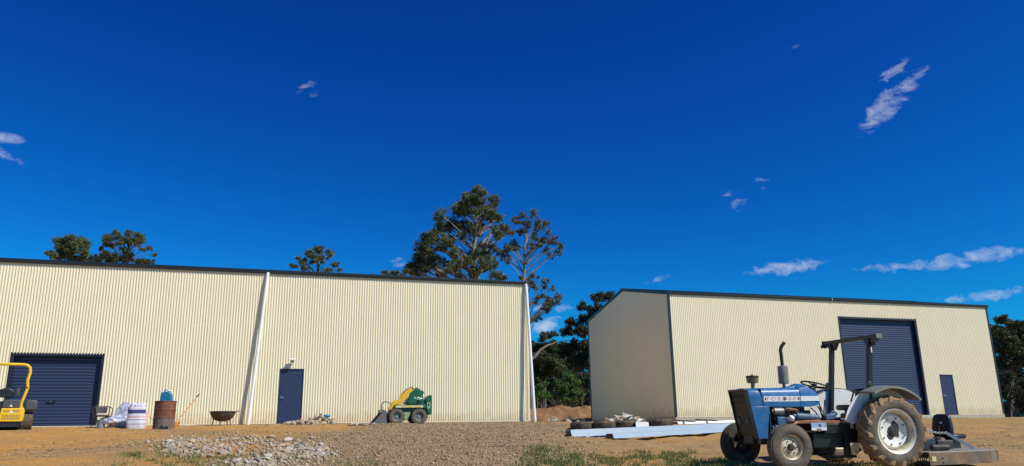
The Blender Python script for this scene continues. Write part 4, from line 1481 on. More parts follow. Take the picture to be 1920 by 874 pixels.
MB().bar((.40, 0, .45), (.56, -.02, .50), .09, .03).build('side_handle', 'rust', fb)


# ------------------------------------------------------------------ stones
ROCKS = {}
for m in ('stone', 'stone_white', 'stone_grey', 'stone_tan'):
    ROCKS[m] = []
    for k in range(6):
        rr = random.Random(k * 7 + 1)
        bm = bmesh.new()
        for _ in range(15):
            v = Vector((rr.gauss(0, 1), rr.gauss(0, 1), rr.gauss(0, 1))).normalized() * rr.uniform(.8, 1.05)
            bm.verts.new((v.x * .5, v.y * .42, v.z * .34))
        bmesh.ops.convex_hull(bm, input=bm.verts)
        bmesh.ops.delete(bm, geom=[v for v in bm.verts if not v.link_faces], context='VERTS')
        bmesh.ops.recalc_face_normals(bm, faces=bm.faces)
        me = bpy.data.meshes.new('stone_mesh')
        bm.to_mesh(me)
        bm.free()
        me.materials.append(MATS[m])
        ROCKS[m].append(me)


def rock(parent, p, size, m, rr, name='stone', flat=1.0):
    o = bpy.data.objects.new(name, rr.choice(ROCKS[m]))
    COL.objects.link(o)
    o.parent = parent
    o.location = p
    o.scale = (size * rr.uniform(.8, 1.35), size * rr.uniform(.7, 1.2), size * rr.uniform(.6, 1.1) * flat)
    o.rotation_euler = (rr.uniform(-.5, .5), rr.uniform(-.5, .5), rr.uniform(0, 6.28))
    return o


def pick(rr, ws):
    t = rr.random() * sum(w for _, w in ws)
    for m, w in ws:
        t -= w
        if t <= 0:
            return m
    return ws[0][0]


# big rubble heap in the foreground
rr = random.Random(5)
rh0 = gnd(440, 845)
rub = thing('rubble_heap', 'broad low heap of broken pale stone and concrete in the left foreground', 'rubble', rh0)
count = 0
tries = 0
BL = [(330, 830, 45, 9), (395, 838, 80, 12), (470, 828, 70, 10), (500, 848, 90, 16), (560, 843, 55, 14), (520, 866, 70, 12), (350, 850, 50, 9), (590, 850, 35, 10), (460, 868, 60, 8)]
while count < 285 and tries < 4000:
    tries += 1
    cu, cv, su, sv = rr.choice(BL)
    u, v = rr.gauss(cu, su * .5), rr.gauss(cv, sv * .55)
    if v > 890 or v < 808 or u < 262 or u > 645:
        continue
    p = gnd(u, v)
    big = rr.random()
    size = .055 + .22 * big ** 3.0
    rock(rub, p - rh0 + Vector((0, 0, size * .12)), size, pick(rr, (('stone', 4), ('stone_white', 3.6), ('stone_grey', 1.3), ('stone_tan', 3.6))), rr, flat=.75)
    count += 1
RUB_BITS = []
for _ in range(1700):
    cu, cv, su, sv = rr.choice(BL)
    u, v = rr.gauss(cu, su * .6), rr.gauss(cv, sv * .65)
    if 806 < v < 892 and 255 < u < 660:
        RUB_BITS.append(gnd(u, v))
# little heap by the side door
h2 = at(585, 797, 29.6)
h2.z = g1(h2.x, h2.y)
rub2 = thing('rubble_heap', 'small heap of broken stone lying at the foot of the side door', 'rubble', h2)
for k in range(90):
    u = rr.uniform(538, 628)
    D = rr.uniform(28.6, 30.2)
    p = at(u, 797, D)
    hgt = max(0, .34 * math.exp(-((u - 600) / 24) ** 2) + .1 * math.exp(-((u - 560) / 20) ** 2) - .06 * abs(D - 29.4))
    p.z = g1(p.x, p.y) + hgt * rr.random() + .03
    rock(rub2, p - h2, rr.uniform(.10, .30), pick(rr, (('stone', 4), ('stone_white', 2.5), ('stone_tan', 2))), rr)
bt = at(613, 789, 29.3)
o = MB().lathe([(0, 0), (.06, .01), (.065, .05), (.065, .18), (.04, .22), (.02, .24), (.02, .27), (0, .27)], (0, 0, 0), (1, .2, .1), 16).build('blue_bottle', 'jerry_blue', None)
o.location = (bt.x - .15, bt.y, g1(bt.x, bt.y) + .28)
tag(o, 'blue plastic bottle lying on the stones beside the side door', 'bottle')
# white slabs before the loader bucket
h3 = at(678, 798, 28.6)
h3.z = g1(h3.x, h3.y)
rub3 = thing('concrete_scraps', 'flat pale concrete scraps on the ground before the loader bucket', 'rubble', h3)
for k in range(16):
    p = at(rr.uniform(655, 702), 798, rr.uniform(28.1, 29.0))
    p.z = g1(p.x, p.y) + .03
    rock(rub3, p - h3, rr.uniform(.15, .36), pick(rr, (('stone_white', 3), ('stone', 2))), rr, 'concrete_scrap', .45)
# white broken boards heaped by the gable wall
h4 = gnd(1168, 791)
deb = thing('plaster_scraps', 'heap of broken white plasterboard in front of the shaded gable wall', 'rubble', h4)
for k in range(30):
    u = rr.uniform(1138, 1200)
    p = at(u, 787, h4.y + rr.uniform(-.5, .5))
    hgt = .26 * math.exp(-((u - 1172) / 20) ** 2)
    mb = MB()
    p.z = g1(p.x, p.y) + .06 + hgt * rr.random()
    L_, w_ = rr.uniform(.18, .55), rr.uniform(.10, .25)
    mb.box((0, 0, 0), (L_, w_, .03))
    o = mb.build('scrap', rr.choice(['stone_white', 'stone_white', 'decal_white', 'stone']), deb)
    o.location = p - h4
    o.rotation_euler = (rr.uniform(-.45, .45), rr.uniform(-.45, .45), rr.uniform(0, 6))

# ------------------------------------------------------------------ old tyres laid flat
for k, (u, D, r_, nm) in enumerate(((1090, 804, .37, 'leftmost of the old tyres lying flat behind the steel channels'), (1133, 803, .40, 'old tyre lying flat, second from the left behind the channels'),
                                    (1172, 802, .38, 'old tyre lying flat in front of the white plaster heap'), (1237, 799, .46, 'wide old tyre lying flat by the gable corner, rightmost of four'))):
    p = gnd(u, D)
    t = thing('old_tyre', nm, 'tyre', (p.x, p.y, g1(p.x, p.y) - .01), k * .7, 'old tyres lying on the dirt')
    w = .24
    prof = [(r_ * .60, .03), (r_ * .66, .0), (r_ * .85, -.005), (r_ * .97, .035), (r_, .07), (r_, w - .07), (r_ * .97, w - .035), (r_ * .85, w + .005), (r_ * .66, w), (r_ * .60, w - .03), (r_ * .80, w - .05), (r_ * .88, w / 2), (r_ * .80, .05), (r_ * .60, .03)]
    MB().lathe(prof, (0, 0, 0), (0, 0, 1), 36).build('casing', 'rubber', t)
    tb = MB()
    for j in range(28):
        a = 2 * math.pi * j / 28
        tb.box((math.cos(a) * r_, math.sin(a) * r_, w / 2), (.016, .045, w * .62), (.25, 0, a))
    tb.build('tread', 'rubber', t)

# ------------------------------------------------------------------ long folded steel channels
def channel(name, label, cat, p0, p1, w, h, material, group='steel lengths stacked on the dirt', lip=.02, dz=0.0):
    p0, p1 = Vector(p0), Vector(p1)
    L_ = (p1 - p0).length
    t = thing(name, label, cat, p0, math.atan2(p1.y - p0.y, p1.x - p0.x), group)
    t.rotation_euler = Euler((0, -math.asin((p1.z - p0.z) / L_), math.atan2(p1.y - p0.y, p1.x - p0.x)))
    pr = [(-w / 2, 0), (-w / 2 + .006, 0), (-w * .36, h - .006), (w * .36, h - .006), (w / 2 - .006, 0), (w / 2, 0), (w * .37, h), (-w * .37, h)]
    MB().prism(pr, 'x', 0, L_).build('channel_web', material, t, smooth=0)
    for s in (1, -1):
        a, b = sorted((s * w / 2, s * (w / 2 + .03)))
        MB().b2(0, L_, a, b, -.002, .004).build('flange', material, t)
    return t


def along(u0, v0, u1, v1, lift=0.0):
    a, b = gnd(u0, v0), gnd(u1, v1)
    a, b = a + Vector((0, 0, lift)), b + Vector((0, 0, lift))
    return a, a + (b - a) * 1.25


a, b = along(1143, 823.0, 1351, 811, .01)
channel('steel_channel', 'nearest of the long pale steel channels on the dirt', 'channel', a, b, .28, .115, 'zinc')
a, b = along(1095, 821.5, 1340, 809, .01)
channel('steel_channel', 'long pale steel channel lying behind the nearest one', 'channel', a, b, .28, .14, 'zinc')
a, b = along(1066, 820.0, 1340, 807, .01)
channel('steel_channel', 'longest pale steel channel of the stack, reaching farthest left', 'channel', a, b, .36, .185, 'zinc')
a, b = along(1262, 801, 1400, 796.0, .10)
channel('steel_channel', 'white steel length lying farthest back under the two timbers', 'channel', a, b, .5, .08, 'zinc_white')
a = gnd(1190, 803)
o = thing('flashing_offcut', 'short white folded offcut lying between the flat tyres', 'offcut', a + Vector((0, 0, .17)), .2)
MB().prism([(-.16, -.16), (-.15, -.16), (-.12, .02), (.12, .02), (.15, -.16), (.16, -.16), (.125, .03), (-.125, .03)], 'x', 0, .46).build('folded_sheet', 'zinc_white', o, smooth=0)
for (u0, v0, u1, v1, lab) in ((1252, 799, 1303, 804, 'left of the two weathered timbers laid across the steel'), (1306, 798, 1345, 802, 'right of the two weathered timbers laid across the steel')):
    a, b = gnd(u0, v0), gnd(u1, v1)
    a.z, b.z = a.z + .22, b.z + .25
    o = MB().bar((0, 0, 0), b - a, .09, .05).build('timber_plank', 'timber', None)
    o.location = a
    tag(o, lab, 'timber', 'timbers on the steel stack')

# ------------------------------------------------------------------ soil heap and lumps in the gap between the sheds
mc = at(1050, 780, 53.5)
mc.z = 2.0
md = MB()
nX, nY = 90, 40
for j in range(nY + 1):
    for i in range(nX + 1):
        x, y = -9 + 18 * i / nX, -3.0 + 6.0 * j / nY
        e = max(0, 1 - (x / 9) ** 2) ** .6 * max(0, 1 - (y / 3.0) ** 2) ** .8
        ridge = 1.0 + .5 * (float(VN[9](x * .5 + 40, y * .35 + 9)) - .45) + .28 * (float(VN[10](x * 1.3 + 20, y * 1.1 + 5)) - .5)
        z = e * 1.45 * max(.25, ridge) + e * .32 * (float(VN[11](x * 5 + 60, y * 4 + 33)) - .5)
        md.v.append((x, y, z - .06))
for j in range(nY):
    for i in range(nX):
        k = j * (nX + 1) + i
        md.f.append((k, k + 1, k + nX + 2, k + nX + 1))
o = md.build('soil_heap', 'mound_soil', None, smooth=60)
o.location, o.rotation_euler = mc, (0, 0, .1)
tag(o, 'long heap of orange-brown soil seen in the gap between the sheds', 'soil heap')
h5 = at(1045, 788, 40)
h5.z = 2.0
lump = thing('concrete_lumps', 'grey concrete lumps on the ground in front of the soil heap', 'rubble', h5)
for k in range(18):
    p = at(rr.choice([rr.gauss(1040, 6), rr.gauss(1062, 5), rr.uniform(1000, 1100)]), 788, rr.uniform(39, 41.5))
    sz = rr.uniform(.3, .75) if k < 10 else rr.uniform(.15, .3)
    p.z = 2.0 + sz * .2
    rock(lump, p - h5, sz, pick(rr, (('stone_grey', 3), ('stone', 1.5))), rr, 'lump')
for (u, lab) in ((1008, 'thin stake standing on the soil heap near the long shed'), (1092, 'thin stake standing on the soil heap near the gable shed')):
    p = at(u, 770, 57.5)
    o = MB().bar((0, 0, 0), (.02, 0, 2.0), .05, .05, up=(0, 1, 0)).build('stake', 'timber', None)
    o.location = (p.x, p.y, 2.0)
    tag(o, lab, 'stake', 'stakes by the soil heap')

# ------------------------------------------------------------------ loose gravel and weeds
N = 60000
gx_ = RNG.uniform(-17, 16, N * 3)
gy_ = RNG.uniform(13, 33, N * 3)
w_ = (gx_ - LX) * math.sin(TH) - (gy_ - LY) * math.cos(TH)
ga_, _o = soil_masks(gx_, gy_)
keep = (w_ > .5) & (RNG.random(N * 3) < (.004 + .996 * ga_ ** 1.5)) & (np.abs(gx_) < gy_ * .72)
gx_, gy_ = gx_[keep][:N], gy_[keep][:N]
n = len(gx_)
sz = .008 + .026 * RNG.random(n) ** 2.5
gzv = gz(gx_, gy_) + sz * .2
oct_ = np.array([[1, 0, 0], [0, 1, 0], [-1, 0, 0], [0, -1, 0], [0, 0, .8], [0, 0, -.8]])
tri = np.array([[0, 1, 4], [1, 2, 4], [2, 3, 4], [3, 0, 4], [1, 0, 5], [2, 1, 5], [3, 2, 5], [0, 3, 5]])
V = oct_[None] * RNG.uniform(.6, 1.4, (n, 6, 3)) * sz[:, None, None]
ang = RNG.uniform(0, 6.28, n)
ca, sa = np.cos(ang)[:, None], np.sin(ang)[:, None]
V = np.stack([V[..., 0] * ca - V[..., 1] * sa, V[..., 0] * sa + V[..., 1] * ca, V[..., 2]], -1)
V += np.stack([gx_, gy_, gzv], -1)[:, None, :]


def fast_mesh(name, verts, faces, material):
    me = bpy.data.meshes.new(name)
    k = faces.shape[1]
    me.vertices.add(len(verts))
    me.vertices.foreach_set('co', verts.reshape(-1).astype(np.float32))
    me.loops.add(faces.size)
    me.loops.foreach_set('vertex_index', faces.reshape(-1).astype(np.int32))
    me.polygons.add(len(faces))
    me.polygons.foreach_set('loop_start', np.arange(0, faces.size, k, dtype=np.int32))
    me.update(calc_edges=True)
    me.materials.append(MATS[material])
    o = bpy.data.objects.new(name, me)
    COL.objects.link(o)
    return o


o = fast_mesh('gravel', V.reshape(-1, 3), (tri[None] + 6 * np.arange(n)[:, None, None]).reshape(-1, 3), 'gravel')
tag(o, 'loose gravel scattered over the dirt slope', 'gravel', kind='stuff')

# tufts of grass
pts = []
rr = random.Random(21)
for (u0, u1, v0, v1, cnt) in ((215, 300, 852, 876, 14), (300, 370, 842, 876, 24), (365, 450, 856, 878, 18), (430, 520, 846, 866, 9), (540, 570, 852, 870, 5), (985, 1060, 838, 880, 75), (1060, 1180, 852, 880, 48), (1180, 1290, 847, 880, 60), (1290, 1420, 860, 884, 50), (600, 980, 864, 884, 8),
                              (1420, 1720, 868, 890, 34), (300, 345, 826, 838, 6)):
    for _ in range(cnt):
        pts.append((gnd(rr.uniform(u0, u1), rr.uniform(v0, v1)), rr.uniform(.6, 1.2)))
B, Fc = [], []
for (p, k) in pts:
    nb = rr.randint(26, 48)
    rad = rr.uniform(.08, .24)
    for _ in range(nb):
        a = rr.uniform(0, 6.28)
        r_ = rad * rr.random() ** .6
        x, y = p.x + math.cos(a) * r_, p.y + math.sin(a) * r_
        L_ = rr.uniform(.03, .11) * k
        la = rr.uniform(0, 6.28)
        ln = rr.uniform(.1, .7) * L_
        dx, dy = math.cos(la) * ln, math.sin(la) * ln
        wx, wy = math.sin(la + rr.uniform(-1, 1)) * .007, math.cos(la + rr.uniform(-1, 1)) * .007
        z = p.z - .01
        i = len(B)
        B += [(x - wx, y - wy, z), (x + wx, y + wy, z), (x + dx * .5 + wx * .7, y + dy * .5 + wy * .7, z + L_ * .62), (x + dx, y + dy, z + L_)]
        Fc.append((i, i + 1, i + 2, i + 3))
o = fast_mesh('grass', np.array(B), np.array(Fc), 'grass')
tag(o, 'sparse low grass and weeds growing on the dirt', 'grass', kind='stuff')

# small broken bits between the stones of the foreground heap
n = len(RUB_BITS)
P = np.array([tuple(p) for p in RUB_BITS]) - np.array(tuple(rh0))
sz = .014 + .045 * RNG.random(n) ** 2
V = oct_[None] * RNG.uniform(.6, 1.4, (n, 6, 3)) * sz[:, None, None]
V += P[:, None, :] + np.array([0, 0, .012])
o = fast_mesh('stone_bits', V.reshape(-1, 3), (tri[None] + 6 * np.arange(n)[:, None, None]).reshape(-1, 3), 'stone')
o.parent = rub
o['kind'] = 'stuff'


# ------------------------------------------------------------------ trees
DENS = 17.0


def leaf_cloud(clumps, density, leaf, rng, droop=.5):
    """clumps: (centre, radii) -> leaf quads spread through each clump in small bunches."""
    Vs = []
    for (c, rad) in clumps:
        vol = rad[0] * rad[2]
        nb = max(9, int(24 * (vol ** .5)))
        d = rng.normal(size=(nb, 3))
        d /= np.linalg.norm(d, axis=1)[:, None]
        cen = d * (rng.random(nb) ** .45)[:, None] * np.array(rad)[None] * .82
        n = int(DENS * density * vol / nb) + 10
        for b in range(nb):
            br = (rad[0] + rad[2]) * .5 * rng.uniform(.20, .52)
            e = rng.normal(size=(n, 3))
            e /= np.linalg.norm(e, axis=1)[:, None]
            p = cen[b] + e * (rng.random(n) ** .5)[:, None] * br * np.array([1.1, 1.1, .75])
            p = p + np.array(c)
            L = leaf * .38 * rng.uniform(.6, 1.4, n)
            a = rng.normal(size=(n, 3)) + np.array([0, 0, -droop])
            a /= np.linalg.norm(a, axis=1)[:, None]
            t = rng.normal(size=(n, 3))
            s = np.cross(a, t)
            s /= np.linalg.norm(s, axis=1)[:, None] + 1e-9
            w = L * rng.uniform(.24, .42, n)
            Vs.append(np.stack([p, p + a * (L * .5)[:, None] + s * (w * .5)[:, None], p + a * L[:, None], p + a * (L * .5)[:, None] - s * (w * .5)[:, None]], 1))
    V = np.concatenate(Vs).reshape(-1, 3)
    Fq = np.arange(len(V)).reshape(-1, 4)
    return V, Fq


def tree(name, label, D, trunk_px, clumps_px, base_r, leafmat, barkmat, density=170, leaf=.34, seed=0, group='trees behind the sheds', depth=1.0, ground_z=2.0, limbs=True, top_r=.05, stems=(), fill=1.0):
    rng = np.random.default_rng(seed)
    rr = random.Random(seed)
    k = D / F_PX
    extra = []
    for _ in range(int(len(clumps_px) * fill)):
        a_ = rr.choice(clumps_px)
        near = [q for q in clumps_px if q is not a_ and math.hypot(q[0] - a_[0], q[1] - a_[1]) < 3.2 * (a_[2] + q[2])]
        if near:
            b_ = rr.choice(near)
            f_ = rr.uniform(.3, .7)
            extra.append((a_[0] + (b_[0] - a_[0]) * f_, a_[1] + (b_[1] - a_[1]) * f_, a_[2] * rr.uniform(.5, .8), a_[3] * rr.uniform(.5, .8)))
    clumps_px = list(clumps_px) + extra
    tp = [at(u, v, D) for (u, v) in trunk_px]
    base = Vector((tp[0].x, tp[0].y, ground_z))
    t = thing(name, label, 'tree', base, 0, group)
    if tp[0].z > ground_z + .5:
        tp = [base - Vector((0, 0, .3))] + tp
    else:
        tp[0] = base - Vector((0, 0, .3))
    loc = [p - base for p in tp]
    # smooth trunk with a little sway
    path = []
    for i in range(len(loc) - 1):
        for j in range(4):
            path.append(loc[i].lerp(loc[i + 1], j / 4) + Vector((rr.uniform(-1, 1), rr.uniform(-1, 1), 0)) * .05)
    path.append(loc[-1])
    n = len(path)
    radii = [base_r + (top_r - base_r) * (i / (n - 1)) ** .8 for i in range(n)]
    cl = []
    half = max(.6, max(abs(c[0] - trunk_px[-1][0]) for c in clumps_px) * k)
    for (u, v, ru, rv) in clumps_px:
        p = at(u, v, D) - base
        off = (p.x - path[-1].x) / half
        spread = half * depth * math.sqrt(max(.1, 1 - min(1, off * off))) * .8
        p.y += rr.uniform(-1, 1) * spread
        cl.append((p, (ru * k, (ru + rv) * .5 * k, rv * k)))
    bm_ = MB()
    bm_.tube(path, radii, 9)
    trunk = bm_.build('trunk', barkmat, t)
    for st_px in stems:
        sp_ = [at(u, v, D) - base for (u, v) in st_px]
        MB().tube(sp_, [base_r * .5 * (1 - .75 * i / (len(sp_) - 1)) for i in range(len(sp_))], 8).build('stem', barkmat, t)
    if limbs:
        lm_ = MB()
        for (p, rad) in cl:
            # leave the trunk below the clump, farther down the farther out it is
            hd_ = math.hypot(p.x - path[n // 2].x, p.y - path[n // 2].y)
            zt = p.z - .55 * hd_ - .8
            i = min(range(n), key=lambda q: abs(path[q].z - zt))
            a = path[i]
            mid = a.lerp(p, .5) + Vector((rr.uniform(-.2, .2), rr.uniform(-.2, .2), rr.uniform(-.1, .35)))
            r0 = max(.028, min(radii[i] * .45, .02 + .012 * (p - a).length))
            lm_.tube([a, a.lerp(mid, .5) + Vector((0, 0, .05)), mid, mid.lerp(p, .55) + Vector((0, 0, .08)), p], [r0, r0 * .85, r0 * .65, r0 * .45, .012], 6)
            for _ in range(3):
                q = p + Vector((rr.uniform(-1, 1) * rad[0], rr.uniform(-1, 1) * rad[1], rr.uniform(-.6, .9) * rad[2]))
                lm_.tube([mid.lerp(p, .6), p.lerp(q, .5) + Vector((0, 0, .04)), q], [r0 * .4, r0 * .28, .008], 5)
        lm_.build('limbs', barkmat, t)
    V, Fq = leaf_cloud([(tuple(p), r_) for (p, r_) in cl], density, leaf, rng)
    o = fast_mesh('crown', V, Fq, leafmat)
    o.parent = t
    return t


Z6 = lambda L, r, kx=1.0: [(720 + x / 3.2375, 330 + y / 3.2375, r * s * 1.15, r * s) for (x, y, s) in L]
big = [(540, 118, 1.1), (490, 135, 1.1), (595, 125, 1.1), (515, 118, .9), (570, 116, .9), (645, 160, 1.0), (665, 195, .9), (435, 165, .9), (560, 165, 1.1), (450, 180, 1.1), (500, 200, .9), (600, 205, .8), (390, 230, .9), (350, 262, 1.0), (640, 220, 1.0), (700, 225, .8),
       (500, 285, 1.0), (555, 305, .9), (440, 310, .9), (720, 285, 1.0), (760, 305, .7), (340, 320, 1.0), (295, 345, 1.0), (255, 390, 1.0), (310, 395, 1.0), (225, 440, 1.0), (270, 450, .9), (195, 490, 1.0), (170, 540, 1.0), (150, 585, .9), (205, 575, .9),
       (330, 450, .8), (385, 420, .8), (300, 520, .9), (265, 560, .8), (330, 575, .8), (450, 565, .9), (520, 545, .9), (560, 600, .9), (620, 560, 1.0), (675, 590, 1.0), (705, 620, .9), (640, 380, .8), (700, 385, .7), (685, 345, .7),
       (600, 430, .7), (485, 380, .7), (620, 480, .7), (400, 595, .8), (490, 480, .7), (390, 355, .7), (230, 500, .8), (370, 500, .6), (540, 145, 1.0)]
tree('gum_tree', 'tallest gum tree with broad domed crown above the long shed roof', 64, [(878, 800), (880, 560), (888, 470), (893, 420), (893, 375)], Z6(big, 15), .32, 'leaf_gum', 'bark', 165, .36, 1, depth=.55, stems=([(880, 580), (868, 520), (848, 470), (838, 430)], [(881, 570), (900, 505), (915, 450), (925, 410)], [(879, 600), (850, 545), (815, 505)]), fill=1.7)
thin = [(800, 260, 1.0), (850, 245, 1.0), (905, 250, 1.0), (950, 280, 1.0), (985, 305, .9), (870, 300, .9), (830, 330, .9), (920, 330, .8), (1000, 350, .7), (970, 380, .8), (1030, 400, .9), (1075, 430, .8), (1060, 465, .7), (1020, 480, .8), (985, 440, .7), (900, 400, .6), (940, 430, .6),
        (800, 420, .9), (760, 430, .9), (730, 450, .8), (720, 490, .7), (745, 530, .7), (800, 460, .6), (900, 610, .6), (910, 660, 1.0), (985, 640, .8), (980, 670, .6), (930, 760, .9), (1000, 760, .9), (1060, 730, .9), (1050, 770, .6), (990, 800, .7), (930, 860, .8), (880, 640, .6), (830, 630, .5)]
slim = tree('gum_tree', 'slender gum with pale bare stems beside the corner of the long shed', 59, [(1000, 800), (990, 640), (983, 530), (984, 470), (988, 430)], Z6(thin, 11), .20, 'leaf_grey', 'bark', 120, .34, 2, depth=.5)
Z8 = lambda L, r: [(40 + x / 6.857, 420 + y / 6.857, r * s * 1.2, r * s) for (x, y, s) in L]
l1 = [(680, 190, 1.1), (600, 235, 1.0), (720, 250, 1.1), (800, 270, 1.0), (530, 255, .9), (480, 290, .8), (620, 300, 1.0), (360, 370, .7), (430, 400, .8), (560, 385, .8), (690, 345, .9), (785, 385, .9), (640, 425, 1.0), (730, 430, 1.0), (500, 435, .8), (840, 350, .6), (600, 180, .6), (850, 390, .5)]
tree('gum_tree', 'dark rounded gum crown rising at far left above the shed roof', 74, [(132, 800), (135, 500), (137, 460)], Z8(l1, 12), .30, 'leaf_gum', 'bark_dark', 180, .42, 3, depth=.8)
l2 = [(1400, 130, 1.1), (1310, 165, .9), (1480, 165, 1.0), (1240, 185, .8), (1130, 195, 1.0), (1065, 240, .9), (1010, 310, .6), (1575, 230, .9), (1420, 235, .9), (1530, 255, .7), (1360, 355, .6), (1610, 355, .6), (1665, 375, .6), (1330, 410, .7), (1410, 395, .6), (1200, 230, .7), (1130, 280, .5), (1200, 300, .4)]
tree('gum_tree', 'open spreading gum crown right of the dark one at far left', 76, [(236, 800), (238, 490), (243, 460), (244, 445)], Z8(l2, 10.5), .30, 'leaf_gum', 'bark_dark', 170, .40, 4, depth=.8)
l3 = [(980, 425, 1.0), (1060, 430, 1.0), (1180, 425, 1.0), (1250, 445, 1.0), (1460, 470, 1.0), (1520, 485, .8), (1660, 490, .9), (940, 450, .8), (1350, 480, .7), (1120, 460, 1.0)]
tree('gum_tree', 'low row of foliage just topping the roof under the spreading crown', 80, [(215, 800), (218, 500), (220, 490)], Z8(l3, 9.5), .26, 'leaf_mid', 'bark_dark', 170, .42, 5, depth=.7)
m1 = [(600, 470, 13, 9), (580, 474, 12, 9), (620, 477, 11, 9), (565, 486, 12, 9), (550, 499, 10, 7), (595, 486, 12, 9), (628, 493, 9, 8), (610, 500, 12, 8), (575, 503, 12, 7), (637, 507, 6, 5), (590, 466, 8, 5)]
tree('gum_tree', 'rounded gum top showing above the middle of the long shed roof', 70, [(594, 800), (596, 520), (597, 490)], m1, .28, 'leaf_gum', 'bark_dark', 170, .40, 6, depth=.8)
m2 = [(738, 510, 9, 7), (748, 514, 9, 6), (730, 516, 6, 5), (757, 518, 8, 5), (700, 517, 5, 3)]
tree('gum_tree', 'small bush-like treetop peeping over the roof left of the tallest gum', 78, [(742, 800), (742, 530), (743, 515)], m2, .2, 'leaf_gum', 'bark_dark', 170, .40, 7, depth=.8)
# dark wood between the sheds
w1 = [(1140, 556, 14, 11), (1118, 564, 15, 12), (1092, 573, 14, 11), (1128, 585, 18, 14), (1100, 596, 18, 14), (1075, 604, 15, 12), (1062, 622, 14, 13), (1088, 625, 20, 16), (1120, 618, 20, 17), (1072, 648, 18, 16), (1100, 655, 22, 18), (1130, 650, 22, 20), (1150, 610, 20, 20), (1160, 580, 16, 16), (1058, 660, 14, 13), (1082, 680, 20, 16), (1112, 688, 20, 18), (1140, 690, 22, 20), (1148, 550, 8, 6)]
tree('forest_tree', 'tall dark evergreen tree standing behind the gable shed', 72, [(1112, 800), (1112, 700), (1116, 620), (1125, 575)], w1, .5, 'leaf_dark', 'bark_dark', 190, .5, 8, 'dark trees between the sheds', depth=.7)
w2 = [(1018, 634, 14, 10), (1036, 628, 13, 9), (1004, 650, 16, 12), (1030, 650, 16, 12), (1048, 650, 12, 12), (1012, 672, 18, 14), (1040, 676, 18, 14), (1000, 690, 16, 14), (1026, 696, 18, 14), (1052, 694, 14, 12), (1010, 716, 18, 14), (1038, 716, 18, 12), (985, 670, 14, 14), (985, 710, 14, 14)]
tree('forest_tree', 'grey-green tree in the gap directly beside the long shed corner', 80, [(1020, 800), (1020, 700), (1022, 650)], w2, .4, 'leaf_mid', 'bark_dark', 190, .5, 9, 'dark trees between the sheds', depth=.8)
w3 = [(1062, 700, 16, 14), (1082, 712, 16, 14), (1100, 720, 16, 14), (1050, 720, 16, 12), (1020, 738, 18, 12), (1000, 735, 16, 12), (1110, 745, 14, 14), (1040, 742, 18, 12), (985, 740, 14, 14), (1130, 720, 18, 18), (1160, 690, 22, 22), (1175, 740, 22, 18)]
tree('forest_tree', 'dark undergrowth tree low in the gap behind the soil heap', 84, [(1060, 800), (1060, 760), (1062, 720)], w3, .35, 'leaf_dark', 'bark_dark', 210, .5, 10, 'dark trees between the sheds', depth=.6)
b1_ = [(1066, 702, 13, 12), (1056, 716, 13, 11), (1076, 716, 14, 12), (1064, 732, 16, 12), (1082, 734, 14, 12), (1048, 736, 10, 10), (1066, 750, 18, 9), (1088, 748, 10, 9)]
tree('green_shrub', 'bright green sunlit shrub in the gap behind the soil heap', 66, [(1066, 800), (1066, 750), (1066, 720)], b1_, .14, 'leaf_bright', 'bark_dark', 190, .34, 11, 'shrubs behind the soil heap', depth=.8)
b2_ = [(1004, 728, 12, 10), (1020, 722, 10, 9), (1012, 742, 14, 10), (1030, 742, 11, 9), (1000, 750, 10, 8)]
tree('green_shrub', 'mid green shrub behind the soil heap next to the long shed corner', 66, [(1014, 800), (1014, 755), (1015, 735)], b2_, .12, 'leaf_bright', 'bark_dark', 190, .34, 12, 'shrubs behind the soil heap', depth=.8)
b3_ = [(1098, 716, 10, 10), (1108, 706, 10, 9), (1104, 732, 12, 10), (1112, 748, 12, 10), (1120, 720, 12, 12)]
tree('green_shrub', 'small green shrub half hidden by the gable shed back corner', 66, [(1108, 800), (1108, 755), (1108, 730)], b3_, .12, 'leaf_mid', 'bark_dark', 190, .34, 13, 'shrubs behind the soil heap', depth=.8)
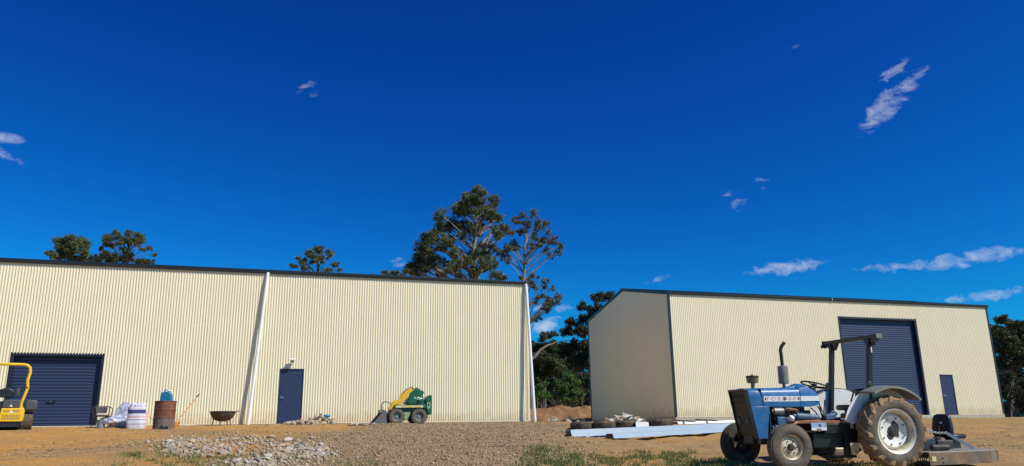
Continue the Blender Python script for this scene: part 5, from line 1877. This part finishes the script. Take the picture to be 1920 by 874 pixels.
w4 = [(980 + 24 * i + (j % 2) * 12, 655 + 26 * j, 20, 17) for i in range(9) for j in range(5)]
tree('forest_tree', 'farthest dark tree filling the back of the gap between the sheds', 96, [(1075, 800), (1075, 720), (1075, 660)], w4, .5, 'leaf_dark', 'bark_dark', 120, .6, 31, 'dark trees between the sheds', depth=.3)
w5 = [(1850 + 24 * i + (j % 2) * 12, 622 + 28 * j, 20, 17) for i in range(7) for j in range(6)]
tree('forest_tree', 'farthest dark tree at the right edge behind the others', 92, [(1905, 800), (1905, 720), (1905, 640)], w5, .5, 'leaf_dark', 'bark_dark', 120, .6, 32, 'dark trees at right', depth=.3)
# bare pale limb beside the shed corner
pb = [at(u, v, 59) - Vector(slim.location) for (u, v) in ((993, 690), (996, 675), (1004, 668), (1014, 656), (1026, 648), (1036, 645), (1046, 640))]
pb[0].y += .0
MB().tube(pb, [.14, .13, .12, .10, .08, .05, .03], 8).build('bare_limb', 'bark', slim)
# hillside trees at the right
r1 = [(1868, 602, 14, 10), (1885, 597, 14, 9), (1905, 606, 15, 11), (1862, 625, 15, 14), (1890, 622, 18, 14), (1915, 628, 18, 14), (1875, 650, 18, 15), (1905, 655, 18, 16), (1880, 680, 18, 16), (1910, 688, 18, 16), (1935, 620, 18, 16), (1938, 660, 20, 20), (1850, 650, 14, 14)]
tree('forest_tree', 'brownish green tree at right edge beyond the gable shed', 70, [(1895, 800), (1895, 690), (1892, 620)], r1, .4, 'leaf_mid', 'bark_dark', 190, .5, 14, 'dark trees at right', depth=.8)
r2 = [(1885, 705, 18, 15), (1912, 712, 18, 15), (1892, 735, 18, 15), (1920, 742, 18, 15), (1880, 752, 14, 14), (1905, 765, 18, 14), (1938, 720, 18, 16), (1940, 760, 18, 16), (1960, 700, 22, 22), (1985, 660, 26, 26), (1970, 745, 24, 22)]
tree('forest_tree', 'low dark trees behind the right end of the gable shed', 66, [(1905, 800), (1905, 770), (1908, 730)], r2, .35, 'leaf_dark', 'bark_dark', 190, .5, 15, 'dark trees at right', depth=.8)
